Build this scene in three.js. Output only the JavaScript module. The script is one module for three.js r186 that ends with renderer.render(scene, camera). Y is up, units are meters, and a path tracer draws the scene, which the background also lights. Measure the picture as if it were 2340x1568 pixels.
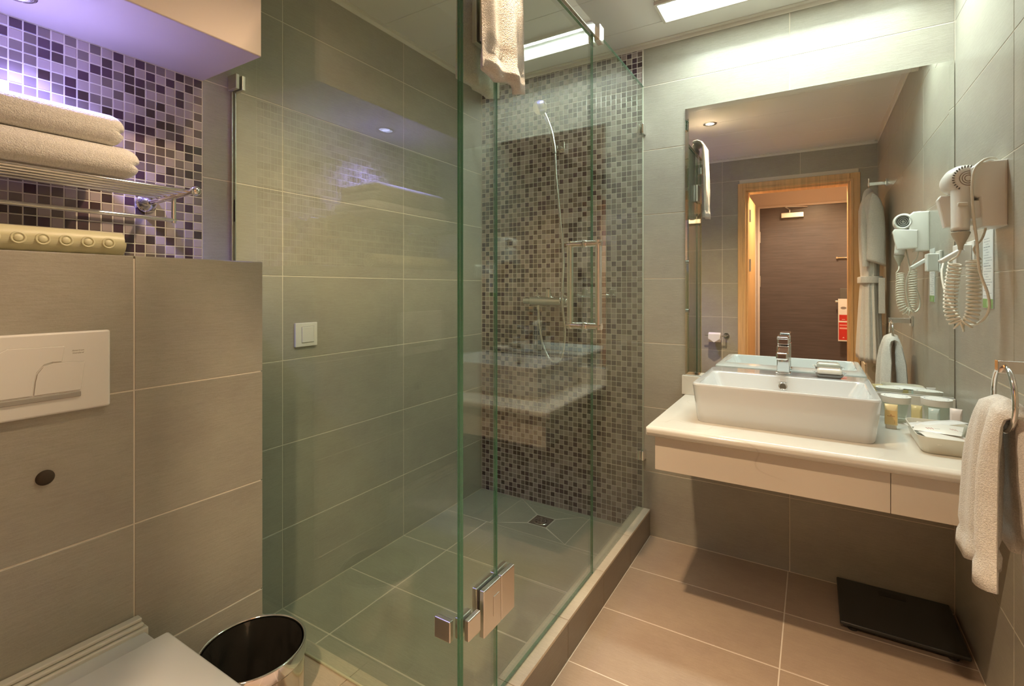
import * as THREE from 'three';
import { RoundedBoxGeometry } from 'three/addons/geometries/RoundedBoxGeometry.js';
import { mergeGeometries, mergeVertices, toCreasedNormals } from 'three/addons/utils/BufferGeometryUtils.js';
import { RectAreaLightUniformsLib } from 'three/addons/lights/RectAreaLightUniformsLib.js';

// ------------------------------------------------------------------ camera, exposure, lights
const scene = new THREE.Scene();
scene.background = new THREE.Color(0x000000);
const renderer = new THREE.WebGLRenderer({ antialias: true });
renderer.toneMapping = THREE.LinearToneMapping;
renderer.toneMappingExposure = 1.09;
renderer.shadowMap.enabled = true;
RectAreaLightUniformsLib.init();

const W = 2340, H = 1568, FOCAL = 1130.756;
const camera = new THREE.PerspectiveCamera(2 * Math.atan(H / 2 / FOCAL) * 180 / Math.PI, W / H, 0.02, 30);
camera.position.set(0, 1.1554, 0);
camera.rotation.set(0, 0.5464, 0);
camera.setViewOffset(W, H, 0, 125.1, W, H);      // rising lens: the verticals stay upright
scene.add(camera);

const ZS = -2.3105, XR = 0.4297, XL = -1.6054, ZD = 0.13, CEIL = 2.30;   // sink wall, right wall, left wall, door wall, ceiling
const XG = -0.682, ZG = -0.897, GT = 2.10;                                // shower front glass, side glass, glass top

function rectLight(color, intensity, w, h, pos, look) {
  const l = new THREE.RectAreaLight(color, intensity, w, h);
  l.position.set(...pos); l.lookAt(...look); scene.add(l); return l;
}
function spot(color, intensity, pos, target, angle, penumbra, radius) {
  const l = new THREE.SpotLight(color, intensity, 0, angle, penumbra, 2);
  l.position.set(...pos); l.target.position.set(...target); scene.add(l.target);
  l.castShadow = true; l.shadow.radius = radius; l.shadow.mapSize.set(2048, 2048); l.shadow.camera.near = 0.02; scene.add(l); return l;
}
const WARM = new THREE.Color().setRGB(1.0, 0.72, 0.46), COOL = new THREE.Color().setRGB(0.86, 1.0, 0.96), BLUE = new THREE.Color().setRGB(0.30, 0.30, 1.0);
const FX = [-0.545, 0.375, -2.150, -1.985];                              // ceiling panel lamp: x0, x1, z0, z1
rectLight(COOL, 55, FX[1] - FX[0] - 0.06, 0.10, [(FX[0] + FX[1]) / 2, CEIL + 0.045, (FX[2] + FX[3]) / 2], [(FX[0] + FX[1]) / 2, 0, (FX[2] + FX[3]) / 2]);
const DL = [-0.612, -0.953], NL = [-1.468, -0.357], HL = [0.02, 0.58];
spot(WARM, 12.8, [DL[0], CEIL - 0.012, DL[1]], [DL[0] - 0.28, 0, DL[1]], 1.12, 1.0, 1.5);   // the lamp in its ring is tipped a little to the left
spot(BLUE, 3.8, [NL[0], 1.776, NL[1]], [NL[0], 1.2, NL[1]], 1.05, 0.8, 1.0);
spot(WARM, 9.5, [HL[0], 2.274, HL[1]], [HL[0], 0, HL[1]], 1.35, 0.4, 2.0);

// ------------------------------------------------------------------ helpers
let seed = 12345;
const rnd = () => { seed = (seed * 1664525 + 1013904223) >>> 0; return seed / 4294967296; };
const hash = (i, j, k = 0) => { let h = (i * 374761393 + j * 668265263 + k * 2147483647 + 974711) | 0; h = Math.imul(h ^ (h >>> 13), 1274126177); h ^= h >>> 16; return (h >>> 0) / 4294967296; };
const lerp = (a, b, t) => a + (b - a) * t, clamp = (x, a, b) => Math.min(b, Math.max(a, x));
const smooth = t => t * t * (3 - 2 * t);
function vnoise(x, y, px, py, k = 0) {           // tileable value noise with periods px, py
  const xi = Math.floor(x), yi = Math.floor(y), fx = smooth(x - xi), fy = smooth(y - yi), m = (a, n) => ((a % n) + n) % n;
  const a = hash(m(xi, px), m(yi, py), k), b = hash(m(xi + 1, px), m(yi, py), k), c = hash(m(xi, px), m(yi + 1, py), k), d = hash(m(xi + 1, px), m(yi + 1, py), k);
  return lerp(lerp(a, b, fx), lerp(c, d, fx), fy);
}
function n3(x, y, z) { return (vnoise(x, y, 997, 997, 3) + vnoise(y + 5.1, z, 997, 997, 7) + vnoise(z + 9.7, x, 997, 997, 11)) / 1.5 - 1; }
function dataTex(w, h, fn, srgb) {
  const d = new Uint8Array(w * h * 4);
  for (let j = 0; j < h; j++) for (let i = 0; i < w; i++) {
    const v = fn(i / w, j / h, i, j), o = (j * w + i) * 4;
    for (let c = 0; c < 3; c++) d[o + c] = clamp(Math.round((Array.isArray(v) ? v[c] : v) * 255), 0, 255);
    d[o + 3] = 255;
  }
  const t = new THREE.DataTexture(d, w, h); t.wrapS = t.wrapT = THREE.RepeatWrapping; t.magFilter = THREE.LinearFilter; t.minFilter = THREE.LinearMipmapLinearFilter; t.generateMipmaps = true;
  if (srgb) t.colorSpace = THREE.SRGBColorSpace;
  t.needsUpdate = true; return t;
}
function canvasTex(w, h, draw) {
  const c = document.createElement('canvas'); c.width = w; c.height = h; draw(c.getContext('2d'), w, h);
  const t = new THREE.CanvasTexture(c); t.colorSpace = THREE.SRGBColorSpace; t.magFilter = THREE.LinearFilter; t.needsUpdate = true; return t;
}
const rgb = (r, g, b) => new THREE.Color().setRGB(r, g, b);
const mat = (color, roughness = 0.5, o = {}) => new THREE.MeshPhysicalMaterial({ color: Array.isArray(color) ? rgb(...color) : color, roughness, ...o });
const used = new Map();
const numbered = n => { const k = used.get(n) ?? 0; used.set(n, k + 1); return k ? `${n}_${String(k).padStart(3, '0')}` : n; };
function thing(name, label, category, pos = [0, 0, 0], group) {
  const g = new THREE.Group(); g.name = numbered(name); g.position.set(...pos); g.userData = { label, category };
  if (group) g.userData.group = group;
  scene.add(g); return g;
}
function struct(name, label, pos = [0, 0, 0]) {
  const g = new THREE.Group(); g.name = numbered(name); g.position.set(...pos); g.userData = { kind: 'structure', label, category: name.split('_')[0] }; scene.add(g); return g;
}
// parts are modelled in world coordinates and moved into the thing's own frame
function part(name, geo, material, parent, label) {
  const m = new THREE.Mesh(geo, material); m.name = name; m.castShadow = m.receiveShadow = true;
  if (parent.position) {                                                     // undo the thing's and part's offsets
    const o = new THREE.Vector3(); for (let p = parent; p && p !== scene; p = p.parent) o.add(p.position); m.position.sub(o);
  }
  if (label) m.userData.label = label;
  parent.add(m); return m;
}
const at = (g, x, y, z) => g.translate(x, y, z);
function box(x0, x1, y0, y1, z0, z1) { return new THREE.BoxGeometry(x1 - x0, y1 - y0, z1 - z0).translate((x0 + x1) / 2, (y0 + y1) / 2, (z0 + z1) / 2); }
function rbox(x0, x1, y0, y1, z0, z1, r = 0.003, s = 2) { return new RoundedBoxGeometry(x1 - x0, y1 - y0, z1 - z0, s, Math.min(r, (x1 - x0) / 2.01, (y1 - y0) / 2.01, (z1 - z0) / 2.01)).translate((x0 + x1) / 2, (y0 + y1) / 2, (z0 + z1) / 2); }
function strip(g) { const o = g.index ? g.toNonIndexed() : g.clone(); for (const k of Object.keys(o.attributes)) if (!['position', 'normal', 'uv'].includes(k)) o.deleteAttribute(k); return o; }
const join = list => mergeGeometries(list.map(strip));
function boxUV(g, s = 1) {                       // uv in metres (times s) from the way each face points
  const o = g.index ? g.toNonIndexed() : g; if (!o.attributes.normal) o.computeVertexNormals();
  const p = o.attributes.position, uv = new Float32Array(p.count * 2), a = new THREE.Vector3(), b = new THREE.Vector3(), c = new THREE.Vector3();
  for (let i = 0; i < p.count; i += 3) {
    a.fromBufferAttribute(p, i); b.fromBufferAttribute(p, i + 1).sub(a); c.fromBufferAttribute(p, i + 2).sub(a); b.cross(c);
    const ax = Math.abs(b.x), ay = Math.abs(b.y), az = Math.abs(b.z);
    for (let k = 0; k < 3; k++) {
      const x = p.getX(i + k), y = p.getY(i + k), z = p.getZ(i + k);
      const [u, v] = ax > ay && ax > az ? [z, y] : ay > az ? [x, z] : [x, y];
      uv[(i + k) * 2] = u * s; uv[(i + k) * 2 + 1] = v * s;
    }
  }
  o.setAttribute('uv', new THREE.BufferAttribute(uv, 2)); return o;
}
function tube(pts, r, seg = 40, rad = 8, closed = false) { return new THREE.TubeGeometry(new THREE.CatmullRomCurve3(pts.map(p => new THREE.Vector3(...p)), closed, 'centripetal'), seg, r, rad, closed); }
function rod(a, b, r, seg = 16, r2 = r) {         // capped cylinder between two points
  const A = new THREE.Vector3(...a), B = new THREE.Vector3(...b), d = B.clone().sub(A);
  const g = new THREE.CylinderGeometry(r2, r, d.length(), seg, 1);
  g.applyQuaternion(new THREE.Quaternion().setFromUnitVectors(new THREE.Vector3(0, 1, 0), d.clone().normalize()));
  return g.translate((A.x + B.x) / 2, (A.y + B.y) / 2, (A.z + B.z) / 2);
}
const lathe = (pts, seg = 32) => new THREE.LatheGeometry(pts.map(p => new THREE.Vector2(...p)), seg);
function loft(rings, { closed = true, cap0 = false, cap1 = false, crease = 0 } = {}) {
  const n = rings[0].length, pos = [], uv = [], idx = [];
  rings.forEach((r, j) => r.forEach((p, i) => { pos.push(...p); uv.push(i / n, j / (rings.length - 1)); }));
  const m = closed ? n : n - 1;
  for (let j = 0; j < rings.length - 1; j++) for (let i = 0; i < m; i++) {
    const a = j * n + i, b = j * n + (i + 1) % n, c = a + n, d = b + n; idx.push(a, b, d, a, d, c);
  }
  const cap = (j, flip) => {
    const c = [0, 0, 0]; rings[j].forEach(p => p.forEach((v, k) => c[k] += v / n)); const ci = pos.length / 3; pos.push(...c); uv.push(0.5, 0.5);
    for (let i = 0; i < n; i++) { const a = j * n + i, b = j * n + (i + 1) % n; flip ? idx.push(ci, b, a) : idx.push(ci, a, b); }
  };
  if (cap0) cap(0, true); if (cap1) cap(rings.length - 1, false);
  const g = new THREE.BufferGeometry(); g.setAttribute('position', new THREE.Float32BufferAttribute(pos, 3)); g.setAttribute('uv', new THREE.Float32BufferAttribute(uv, 2)); g.setIndex(idx); g.computeVertexNormals();
  return crease ? toCreasedNormals(g, crease) : g;
}
function rrect(cx, cz, w, d, r, y, k = 5) {       // rounded rectangle ring in the horizontal plane
  const out = []; r = Math.min(r, w / 2 - 1e-4, d / 2 - 1e-4);
  for (const [sx, sz, a0] of [[1, 1, 0], [-1, 1, 90], [-1, -1, 180], [1, -1, 270]])
    for (let i = 0; i <= k; i++) { const a = (a0 + 90 * i / k) * Math.PI / 180; out.push([cx + sx * (w / 2 - r) + r * Math.cos(a), y, cz + sz * (d / 2 - r) + r * Math.sin(a)]); }
  return out;
}
const flip = rings => rings.map(r => r.slice().reverse());
function ruffle(g, amp, freq, axisScale = [1, 1, 1]) {   // soft unevenness along the normals
  const p = g.attributes.position, n = g.attributes.normal;
  for (let i = 0; i < p.count; i++) {
    const x = p.getX(i), y = p.getY(i), z = p.getZ(i), d = amp * (n3(x * freq * axisScale[0] + 31, y * freq * axisScale[1] + 47, z * freq * axisScale[2] + 53) + 0.4 * n3(x * freq * 2.7 + 13, y * freq * 2.7 + 5, z * freq * 2.7 + 9));
    p.setXYZ(i, x + n.getX(i) * d, y + n.getY(i) * d, z + n.getZ(i) * d);
  }
  g.computeVertexNormals(); return g;
}

// ------------------------------------------------------------------ materials
const tileTex = dataTex(1024, 512, (u, v) => {
  const s = vnoise(u * 24, v * 160, 24, 160, 1) * 0.5 + vnoise(u * 60, v * 256, 60, 256, 2) * 0.5, c = vnoise(u * 6, v * 4, 6, 4, 3) * 0.6 + vnoise(u * 17, v * 11, 17, 11, 4) * 0.4, f = vnoise(u * 512, v * 256, 512, 256, 5);
  const k = 0.86 + 0.07 * s + 0.05 * c + 0.04 * f; return [k, k * (0.985 + 0.012 * c), k * (0.965 + 0.02 * s)];
}, true);
const tileBump = dataTex(512, 512, (u, v) => 0.5 + 0.35 * (vnoise(u * 20, v * 128, 20, 128, 6) - 0.5) + 0.3 * (vnoise(u * 200, v * 200, 200, 200, 7) - 0.5));
function tileMats(color, rough, n = 4) {
  return [...Array(n)].map((_, i) => {
    const t = tileTex.clone(); t.offset.set(0.23 * i, 0.37 * i); t.needsUpdate = true;
    const k = 1 + (i - (n - 1) / 2) * 0.02;
    return mat(color.map(c => c * k), rough, { map: t, bumpMap: tileBump, bumpScale: 0.0003, name: 'stone_tile' });
  });
}
const wallTile = tileMats([0.45, 0.43, 0.365], 0.30), floorTile = tileMats([0.47, 0.365, 0.275], 0.38), showerTile = tileMats([0.47, 0.45, 0.36], 0.36, 2);
const grout = mat([0.78, 0.72, 0.60], 0.9), groutWhite = mat([0.84, 0.80, 0.74], 0.85), groutFloor = mat([0.74, 0.66, 0.54], 0.9);
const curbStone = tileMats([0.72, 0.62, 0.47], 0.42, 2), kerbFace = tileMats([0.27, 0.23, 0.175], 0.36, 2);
const chrome = mat([0.86, 0.86, 0.85], 0.08, { metalness: 1 }), steel = mat([0.72, 0.70, 0.66], 0.24, { metalness: 1 }), satin = mat([0.75, 0.72, 0.66], 0.32, { metalness: 1 });
const porcelain = mat([0.70, 0.71, 0.70], 0.12, { clearcoat: 0.6, clearcoatRoughness: 0.05 });
const whitePlastic = mat([0.80, 0.78, 0.72], 0.32), dryerPlastic = mat([0.82, 0.79, 0.72], 0.34), creamPlastic = mat([0.74, 0.70, 0.60], 0.4), greyPlastic = mat([0.38, 0.36, 0.31], 0.45), seamMat = mat([0.36, 0.33, 0.27], 0.7);
const paintMat = mat([0.54, 0.455, 0.39], 0.6), ceilingMat = mat([0.88, 0.87, 0.81], 0.34), trimMat = mat([0.82, 0.79, 0.70], 0.4), hallPaint = mat([0.62, 0.52, 0.46], 0.7);
const darkRubber = mat([0.03, 0.027, 0.022], 0.7), blackGloss = mat([0.02, 0.02, 0.02], 0.12), darkGap = mat([0.03, 0.028, 0.025], 0.9);
const mirrorMat = mat([0.90, 0.93, 0.90], 0.0, { metalness: 1 });
const paneMat = mat([0.945, 0.985, 0.945], 0.0, { transmission: 1, thickness: 0, ior: 1.52, name: 'clear_glass' });
const edgeMat = mat([0.34, 0.60, 0.46], 0.1, { transmission: 0.75, thickness: 0, ior: 1.52, name: 'glass_edge' });
const woodTex = dataTex(512, 512, (u, v) => { const g = vnoise(u * 60 + 2 * vnoise(u * 4, v * 3, 4, 3, 21), v * 4, 60, 4, 22), f = vnoise(u * 220, v * 12, 220, 12, 23); const k = 0.86 + 0.1 * g + 0.04 * f; return [k, k * 0.98, k * 0.95]; }, true);
const woodMat = mat([0.86, 0.56, 0.27], 0.38, { map: woodTex });
const darkWoodTex = dataTex(512, 512, (u, v) => { const g = vnoise(u * 6, v * 110, 6, 110, 24), f = vnoise(u * 20, v * 240, 20, 240, 25); const k = 0.88 + 0.08 * g + 0.04 * f; return [k, k, k]; }, true);
const darkWood = mat([0.125, 0.10, 0.096], 0.25, { map: darkWoodTex });
const terryBump = dataTex(256, 256, (u, v) => 0.5 * vnoise(u * 90, v * 90, 90, 90, 31) + 0.5 * vnoise(u * 48, v * 48, 48, 48, 32));
const terryTex = dataTex(256, 256, (u, v) => { const k = 0.86 + 0.14 * vnoise(u * 70, v * 70, 70, 70, 33); return [k, k, k * 0.99]; }, true);
const terry = mat([0.80, 0.77, 0.73], 0.95, { map: terryTex, bumpMap: terryBump, bumpScale: 0.0012, sheen: 0.5, sheenRoughness: 0.6, sheenColor: rgb(1, 1, 1) });
const waffle = mat([0.80, 0.77, 0.71], 0.95, { map: terryTex, bumpMap: terryBump, bumpScale: 0.0012 });
const marbleTex = dataTex(1024, 512, (u, v) => {
  const w = 3 * vnoise(u * 5, v * 4, 5, 4, 41) + 1.2 * vnoise(u * 14, v * 12, 14, 12, 42), r = Math.abs(Math.sin((u * 6 + v * 9) * Math.PI + w * 2.4)), vein = Math.pow(1 - r, 26) * smooth(clamp(vnoise(u * 7, v * 6, 7, 6, 43) * 2.4 - 1.1, 0, 1));
  const c = 0.95 + 0.05 * vnoise(u * 9, v * 7, 9, 7, 44); return [c - 0.07 * vein, c * 0.99 - 0.08 * vein, c * 0.97 - 0.09 * vein];
}, true);
const marble = mat([0.76, 0.69, 0.60], 0.2, { map: marbleTex }), counterMat = mat([0.78, 0.76, 0.71], 0.14, { map: marbleTex, clearcoat: 0.4, clearcoatRoughness: 0.05 });

// ------------------------------------------------------------------ tiles
const geoCache = new Map();
function tileGeo(w, h, t = 0.006, b = 0.0008, su = 0.6, sv = 0.3) {   // slab facing +z with a chamfered front
  const key = [w, h, t, b, su].map(x => x.toFixed(4)).join();
  if (geoCache.has(key)) return geoCache.get(key);
  const X = w / 2, Y = h / 2, v = [[-X, -Y, 0], [X, -Y, 0], [X, Y, 0], [-X, Y, 0], [-X, -Y, t - b], [X, -Y, t - b], [X, Y, t - b], [-X, Y, t - b], [-X + b, -Y + b, t], [X - b, -Y + b, t], [X - b, Y - b, t], [-X + b, Y - b, t]];
  const q = [[8, 9, 10, 11], [0, 1, 5, 4], [1, 2, 6, 5], [2, 3, 7, 6], [3, 0, 4, 7], [4, 5, 9, 8], [5, 6, 10, 9], [6, 7, 11, 10], [7, 4, 8, 11]], pos = [], uv = [];
  for (const f of q) for (const k of [0, 1, 2, 0, 2, 3]) { const p = v[f[k]]; pos.push(...p); uv.push(p[0] / su, p[1] / sv); }
  const g = new THREE.BufferGeometry(); g.setAttribute('position', new THREE.Float32BufferAttribute(pos, 3)); g.setAttribute('uv', new THREE.Float32BufferAttribute(uv, 2)); g.computeVertexNormals();
  geoCache.set(key, g); return g;
}
const FACE = { '+x': [0, Math.PI / 2, 0], '-x': [0, -Math.PI / 2, 0], '+z': [0, 0, 0], '-z': [0, Math.PI, 0], '+y': [-Math.PI / 2, 0, 0] };
const GAP = 0.0031, TT = 0.006;
function tile(parent, face, plane, a0, a1, b0, b1, mats, name = 'tile', t = TT, gap = GAP) {   // a: x or z along the wall, b: y (floor: z)
  const w = Math.abs(a1 - a0) - gap, h = Math.abs(b1 - b0) - gap; if (w < 0.004 || h < 0.004) return null;
  const m = new THREE.Mesh(tileGeo(w, h, t), mats[Math.floor(rnd() * mats.length)]); m.name = name; m.castShadow = m.receiveShadow = true;
  const a = (a0 + a1) / 2, b = (b0 + b1) / 2, s = face[0] === '+' ? 1 : -1, p = plane - s * t;
  m.rotation.set(...FACE[face]);
  if (face[1] === 'x') m.position.set(p, b, a); else if (face[1] === 'z') m.position.set(a, b, p); else m.position.set(a, p, b);
  m.position.sub(parent.position); parent.add(m); return m;
}
function tileGrid(parent, face, plane, as, bs, mats, skip, name, gap = GAP) {
  for (let i = 0; i < as.length - 1; i++) for (let j = 0; j < bs.length - 1; j++) if (!skip || !skip(as[i], as[i + 1], bs[j], bs[j + 1])) tile(parent, face, plane, as[i], as[i + 1], bs[j], bs[j + 1], mats, name, TT, gap);
}
const steps = (a, b, s, o) => { const r = [a]; for (let k = Math.ceil((a - o) / s + 1e-4); o + k * s < b - 1e-3; k++) r.push(o + k * s); r.push(b); return r; };
// mosaic of small glass tiles: the nearest 300 as single parts, the rest as one part
const mosaicTones = [[0.45, 0.365, 0.335], [0.40, 0.325, 0.295], [0.215, 0.165, 0.145], [0.175, 0.132, 0.115], [0.080, 0.040, 0.058], [0.066, 0.038, 0.038]];
const mosaicMats = mosaicTones.map(c => mat(c, 0.2, { clearcoat: 0.7, clearcoatRoughness: 0.06 }));
const mosaicLoose = mat([1, 1, 1], 0.2, { clearcoat: 0.7, clearcoatRoughness: 0.06, vertexColors: true });
function mosaic(parent, face, plane, a0, a1, b0, b1, pitch, seen) {
  const na = Math.round((a1 - a0) / pitch), nb = Math.round((b1 - b0) / pitch), pa = (a1 - a0) / na, pb = (b1 - b0) / nb, cells = [];
  for (let i = 0; i < na; i++) for (let j = 0; j < nb; j++) {
    const r = hash(i, j, 51), r2 = hash(i, j, 52), even = (i + j) % 2 === 0;
    const kind = even ? (r < 0.70 ? 0 : r < 0.88 ? 2 : 4) : (r < 0.08 ? 0 : r < 0.50 ? 2 : 4);
    const a = a0 + (i + 0.5) * pa, b = b0 + (j + 0.5) * pb, p = face === '+x' ? [plane, b, a] : [a, b, plane];
    cells.push({ p, tone: kind + (r2 < 0.5 ? 0 : 1), d: Math.hypot(p[0], p[1] - 1.1554, p[2]) + (seen(...p) ? 0 : 100) });
  }
  cells.sort((x, y) => x.d - y.d);
  const g = tileGeo(pa - 0.0029, pb - 0.0029, 0.005, 0.0009), s = 1, rot = new THREE.Euler(...FACE[face]), loose = [];
  cells.forEach((c, k) => {
    const q = [...c.p]; q[face[1] === 'x' ? 0 : 2] -= s * 0.005;
    if (k < 300) { const m = new THREE.Mesh(g, mosaicMats[c.tone]); m.name = 'mosaic_tile'; m.rotation.copy(rot); m.position.set(...q).sub(parent.position); m.castShadow = m.receiveShadow = true; parent.add(m); }
    else {
      const o = g.clone().applyMatrix4(new THREE.Matrix4().makeRotationFromEuler(rot)).translate(q[0] - parent.position.x, q[1] - parent.position.y, q[2] - parent.position.z);
      const col = new Float32Array(o.attributes.position.count * 3); for (let i = 0; i < col.length; i++) col[i] = mosaicTones[c.tone][i % 3];
      o.setAttribute('color', new THREE.BufferAttribute(col, 3)); loose.push(o);
    }
  });
  if (loose.length) { const m = new THREE.Mesh(mergeGeometries(loose), mosaicLoose); m.name = 'mosaic_tiles'; m.userData.kind = 'stuff'; m.castShadow = m.receiveShadow = true; parent.add(m); }
}

// ------------------------------------------------------------------ the room
const GR = 0.0013;                                                        // grout lies this far behind the tile faces
{ // sink wall with the mosaic strip in the shower
  const w = struct('wall_back', 'grey stone-tiled sink wall with brown glass mosaic in the shower');
  part('backing', box(-0.682, XR + 0.1, -0.02, CEIL + 0.12, ZS - 0.1, ZS - GR), grout, w);
  part('mosaic_backing', box(XL - 0.1, -0.682, -0.02, CEIL + 0.12, ZS - 0.1, ZS - GR * 0.8), groutWhite, w);
  tileGrid(w, '+z', ZS, [-0.682, -0.081, XR], [0, 0.3, 0.6, 0.9, 1.2, 1.5, 1.8, 2.1, CEIL], wallTile);
  mosaic(w, '+z', ZS, XL, -0.686, 0.02, CEIL, 0.0254, (x, y) => y > 0.1);
}
{ // left wall behind the shower and the niche
  const w = struct('wall_left', 'grey stone-tiled long wall behind the shower glass, mosaic in the niche'), hs = [0.02, 0.299, 0.599, 0.899, 1.199, 1.499, 1.799, 2.099, CEIL];
  part('backing', box(XL - 0.1, XL - GR, -0.02, CEIL + 0.12, ZS, ZD + 0.1), grout, w);
  tileGrid(w, '+x', XL, [ZS, -1.6825, -1.0767, -0.806], hs, wallTile);
  mosaic(w, '+x', XL, -0.806, ZD, 1.228, 1.793, 0.0253, (x, y, z) => z < -0.37);
}
{ // right wall
  const w = struct('wall_right', 'grey stone-tiled right wall carrying the hair dryer and the towel ring');
  part('backing', box(XR + GR, XR + 0.1, -0.02, CEIL + 0.12, ZS, ZD + 0.12), grout, w);
  tileGrid(w, '-x', XR, [ZS, -1.71, -1.11, -0.51, 0.09, ZD], [0, 0.3, 0.6, 0.9, 1.2, 1.5, 1.8, 2.1, CEIL], wallTile);
}
const DX = [-0.50, 0.255], DY = 2.005;                                     // clear door opening
{ // wall with the doorway, behind the camera
  const w = struct('wall_front', 'grey stone-tiled wall around the bathroom doorway');
  part('backing', join([box(XL - 0.1, DX[0] - 0.015, -0.02, CEIL + 0.12, ZD + GR, ZD + 0.12), box(DX[1] + 0.015, XR + 0.1, -0.02, CEIL + 0.12, ZD + GR, ZD + 0.12), box(DX[0] - 0.015, DX[1] + 0.015, DY + 0.015, CEIL + 0.05, ZD + GR, ZD + 0.12)]), grout, w);
  const hs = [0, 0.3, 0.6, 0.9, 1.2, 1.5, 1.8, 2.1, CEIL];
  for (let j = 0; j < hs.length - 1; j++) {
    tile(w, '-z', ZD, XL, -1.29, hs[j], hs[j + 1], wallTile); tile(w, '-z', ZD, -1.29, -0.69, hs[j], hs[j + 1], wallTile);
    if (hs[j] < 2.05) { tile(w, '-z', ZD, -0.69, DX[0] - 0.05, hs[j], hs[j + 1], wallTile); tile(w, '-z', ZD, DX[1] + 0.05, XR, hs[j], hs[j + 1], wallTile); }
    else { tile(w, '-z', ZD, -0.69, -0.09, hs[j], hs[j + 1], wallTile); tile(w, '-z', ZD, -0.09, XR, hs[j], hs[j + 1], wallTile); }
  }
}
{ // room floor
  const w = struct('floor', 'warm beige stone-tiled bathroom floor in front of the counter');
  part('backing', box(XL - 0.1, XR + 0.1, -0.12, -GR, ZS - 0.1, 1.5), groutFloor, w);
  const zs = [-2.3105, -2.008, -1.706, -1.404, -1.102, -0.80, -0.498, -0.196, 0.106, 0.408, 0.71, 1.012, 1.314, 1.4];
  tileGrid(w, '+y', 0, [-1.30, -1.25, -0.65, -0.087, XR], zs.filter(z => z < 0.12), floorTile, (a0, a1, b0) => a1 <= -0.64 && b0 < -0.81, 'tile', 0.0042);
  tileGrid(w, '+y', 0, [-0.66, -0.087, XR, 0.75], zs.filter(z => z > 0.1), floorTile);
}
{ // shower floor: slabs, and four slabs falling to the drain
  const w = struct('floor_shower', 'grey stone-tiled shower floor falling to a square drain'), F = 0.02;
  part('backing', box(XL, -0.70, -0.01, F - GR * 0.8, ZS, -0.90), groutFloor, w);
  const as = [XL, -1.357, -0.757, -0.705], bs = [-1.995, -1.685, -1.377, -1.077, -0.93];
  tileGrid(w, '+y', F, as, bs, showerTile, null, 'tile', 0.005);
  tile(w, '+y', F, XL, -1.34, ZS, -1.995, showerTile); tile(w, '+y', F, -0.94, -0.705, ZS, -1.995, showerTile);
  const c = [[-1.34, ZS], [-0.94, ZS], [-0.94, -1.995], [-1.34, -1.995]], d = [[-1.182, -2.188], [-1.082, -2.188], [-1.082, -2.088], [-1.182, -2.088]], g = 0.0028;
  for (let i = 0; i < 4; i++) {
    const k = (i + 1) % 4, mid = [0, 1].map(n => (c[i][n] + c[k][n] + d[i][n] + d[k][n]) / 4), q = [c[i], c[k], d[k], d[i]].map(p => { const v = [p[0] - mid[0], p[1] - mid[1]], l = Math.hypot(...v); return [p[0] - v[0] / l * g * 1.5, p[1] - v[1] / l * g * 1.5]; });
    const pos = [], top = q.map((p, n) => [p[0], n < 2 ? F : F - 0.001, p[1]]), bot = q.map(p => [p[0], 0.010, p[1]]), tri = (A, B, C) => pos.push(...A, ...B, ...C);
    tri(top[0], top[2], top[1]); tri(top[0], top[3], top[2]);
    for (let n = 0; n < 4; n++) { const m = (n + 1) % 4; tri(top[n], top[m], bot[m]); tri(top[n], bot[m], bot[n]); }
    const geo = new THREE.BufferGeometry(); geo.setAttribute('position', new THREE.Float32BufferAttribute(pos, 3)); geo.computeVertexNormals();
    part('tile', boxUV(geo, 1.7), showerTile[i % 2], w);
  }
}
{ // kerb under the glass: beige stone on top, dark tile in front
  const w = struct('trim_1', 'low tiled kerb with beige stone top under the shower glass'), T = 0.124;
  part('core', join([box(-0.708, -0.656, 0, T - 0.008, ZS, -0.818), box(XL, -0.708, 0, T - 0.008, -0.93, -0.818)]), groutFloor, w);
  const zs = [ZS, -2.015, -1.712, -1.405, -1.10, -0.815];
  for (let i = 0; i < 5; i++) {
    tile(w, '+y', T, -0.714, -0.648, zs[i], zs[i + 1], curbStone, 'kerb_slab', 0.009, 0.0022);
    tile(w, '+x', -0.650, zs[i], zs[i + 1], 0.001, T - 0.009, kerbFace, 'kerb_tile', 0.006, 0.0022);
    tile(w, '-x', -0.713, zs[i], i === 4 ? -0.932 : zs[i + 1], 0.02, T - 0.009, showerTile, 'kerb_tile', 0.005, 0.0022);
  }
  const xs = [XL, -1.352, -1.05, -0.714];
  for (let i = 0; i < 3; i++) {
    tile(w, '+y', T, xs[i], xs[i + 1], -0.932, -0.815, curbStone, 'kerb_slab', 0.009, 0.0022);
    tile(w, '-z', -0.936, xs[i], xs[i + 1], 0.02, T - 0.009, showerTile, 'kerb_tile', 0.006, 0.0022);
    if (xs[i] > -1.4) tile(w, '+z', -0.812, Math.max(xs[i], -1.30), xs[i + 1] + (i === 2 ? 0.06 : 0), 0.001, T - 0.009, wallTile, 'kerb_tile', 0.006, 0.0022);
  }
}
const XB = -1.30, ZB = -0.812, BT = 1.228;
{ // boxed-in cistern below the niche
  const w = struct('wall_toilet', 'half-height grey tiled box wall behind the toilet');
  part('backing', box(XL + 0.001, XB - GR, 0, BT - 0.006, ZB + 0.006, ZD), grout, w);
  tileGrid(w, '+x', XB, [ZB, -0.508, 0.094, ZD], [0, 0.3266, 0.6266, 0.9266, BT], wallTile);
  tileGrid(w, '+y', BT, [XL + 0.002, XB - 0.001], [ZB, -0.508, 0.094, ZD], wallTile);
  for (const [a, b] of [[0.125, 0.3266], [0.3266, 0.6266], [0.6266, 0.9266], [0.9266, BT]]) tile(w, '-z', ZB, XL + 0.002, XB - 0.002, a, b, wallTile);
}
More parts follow.
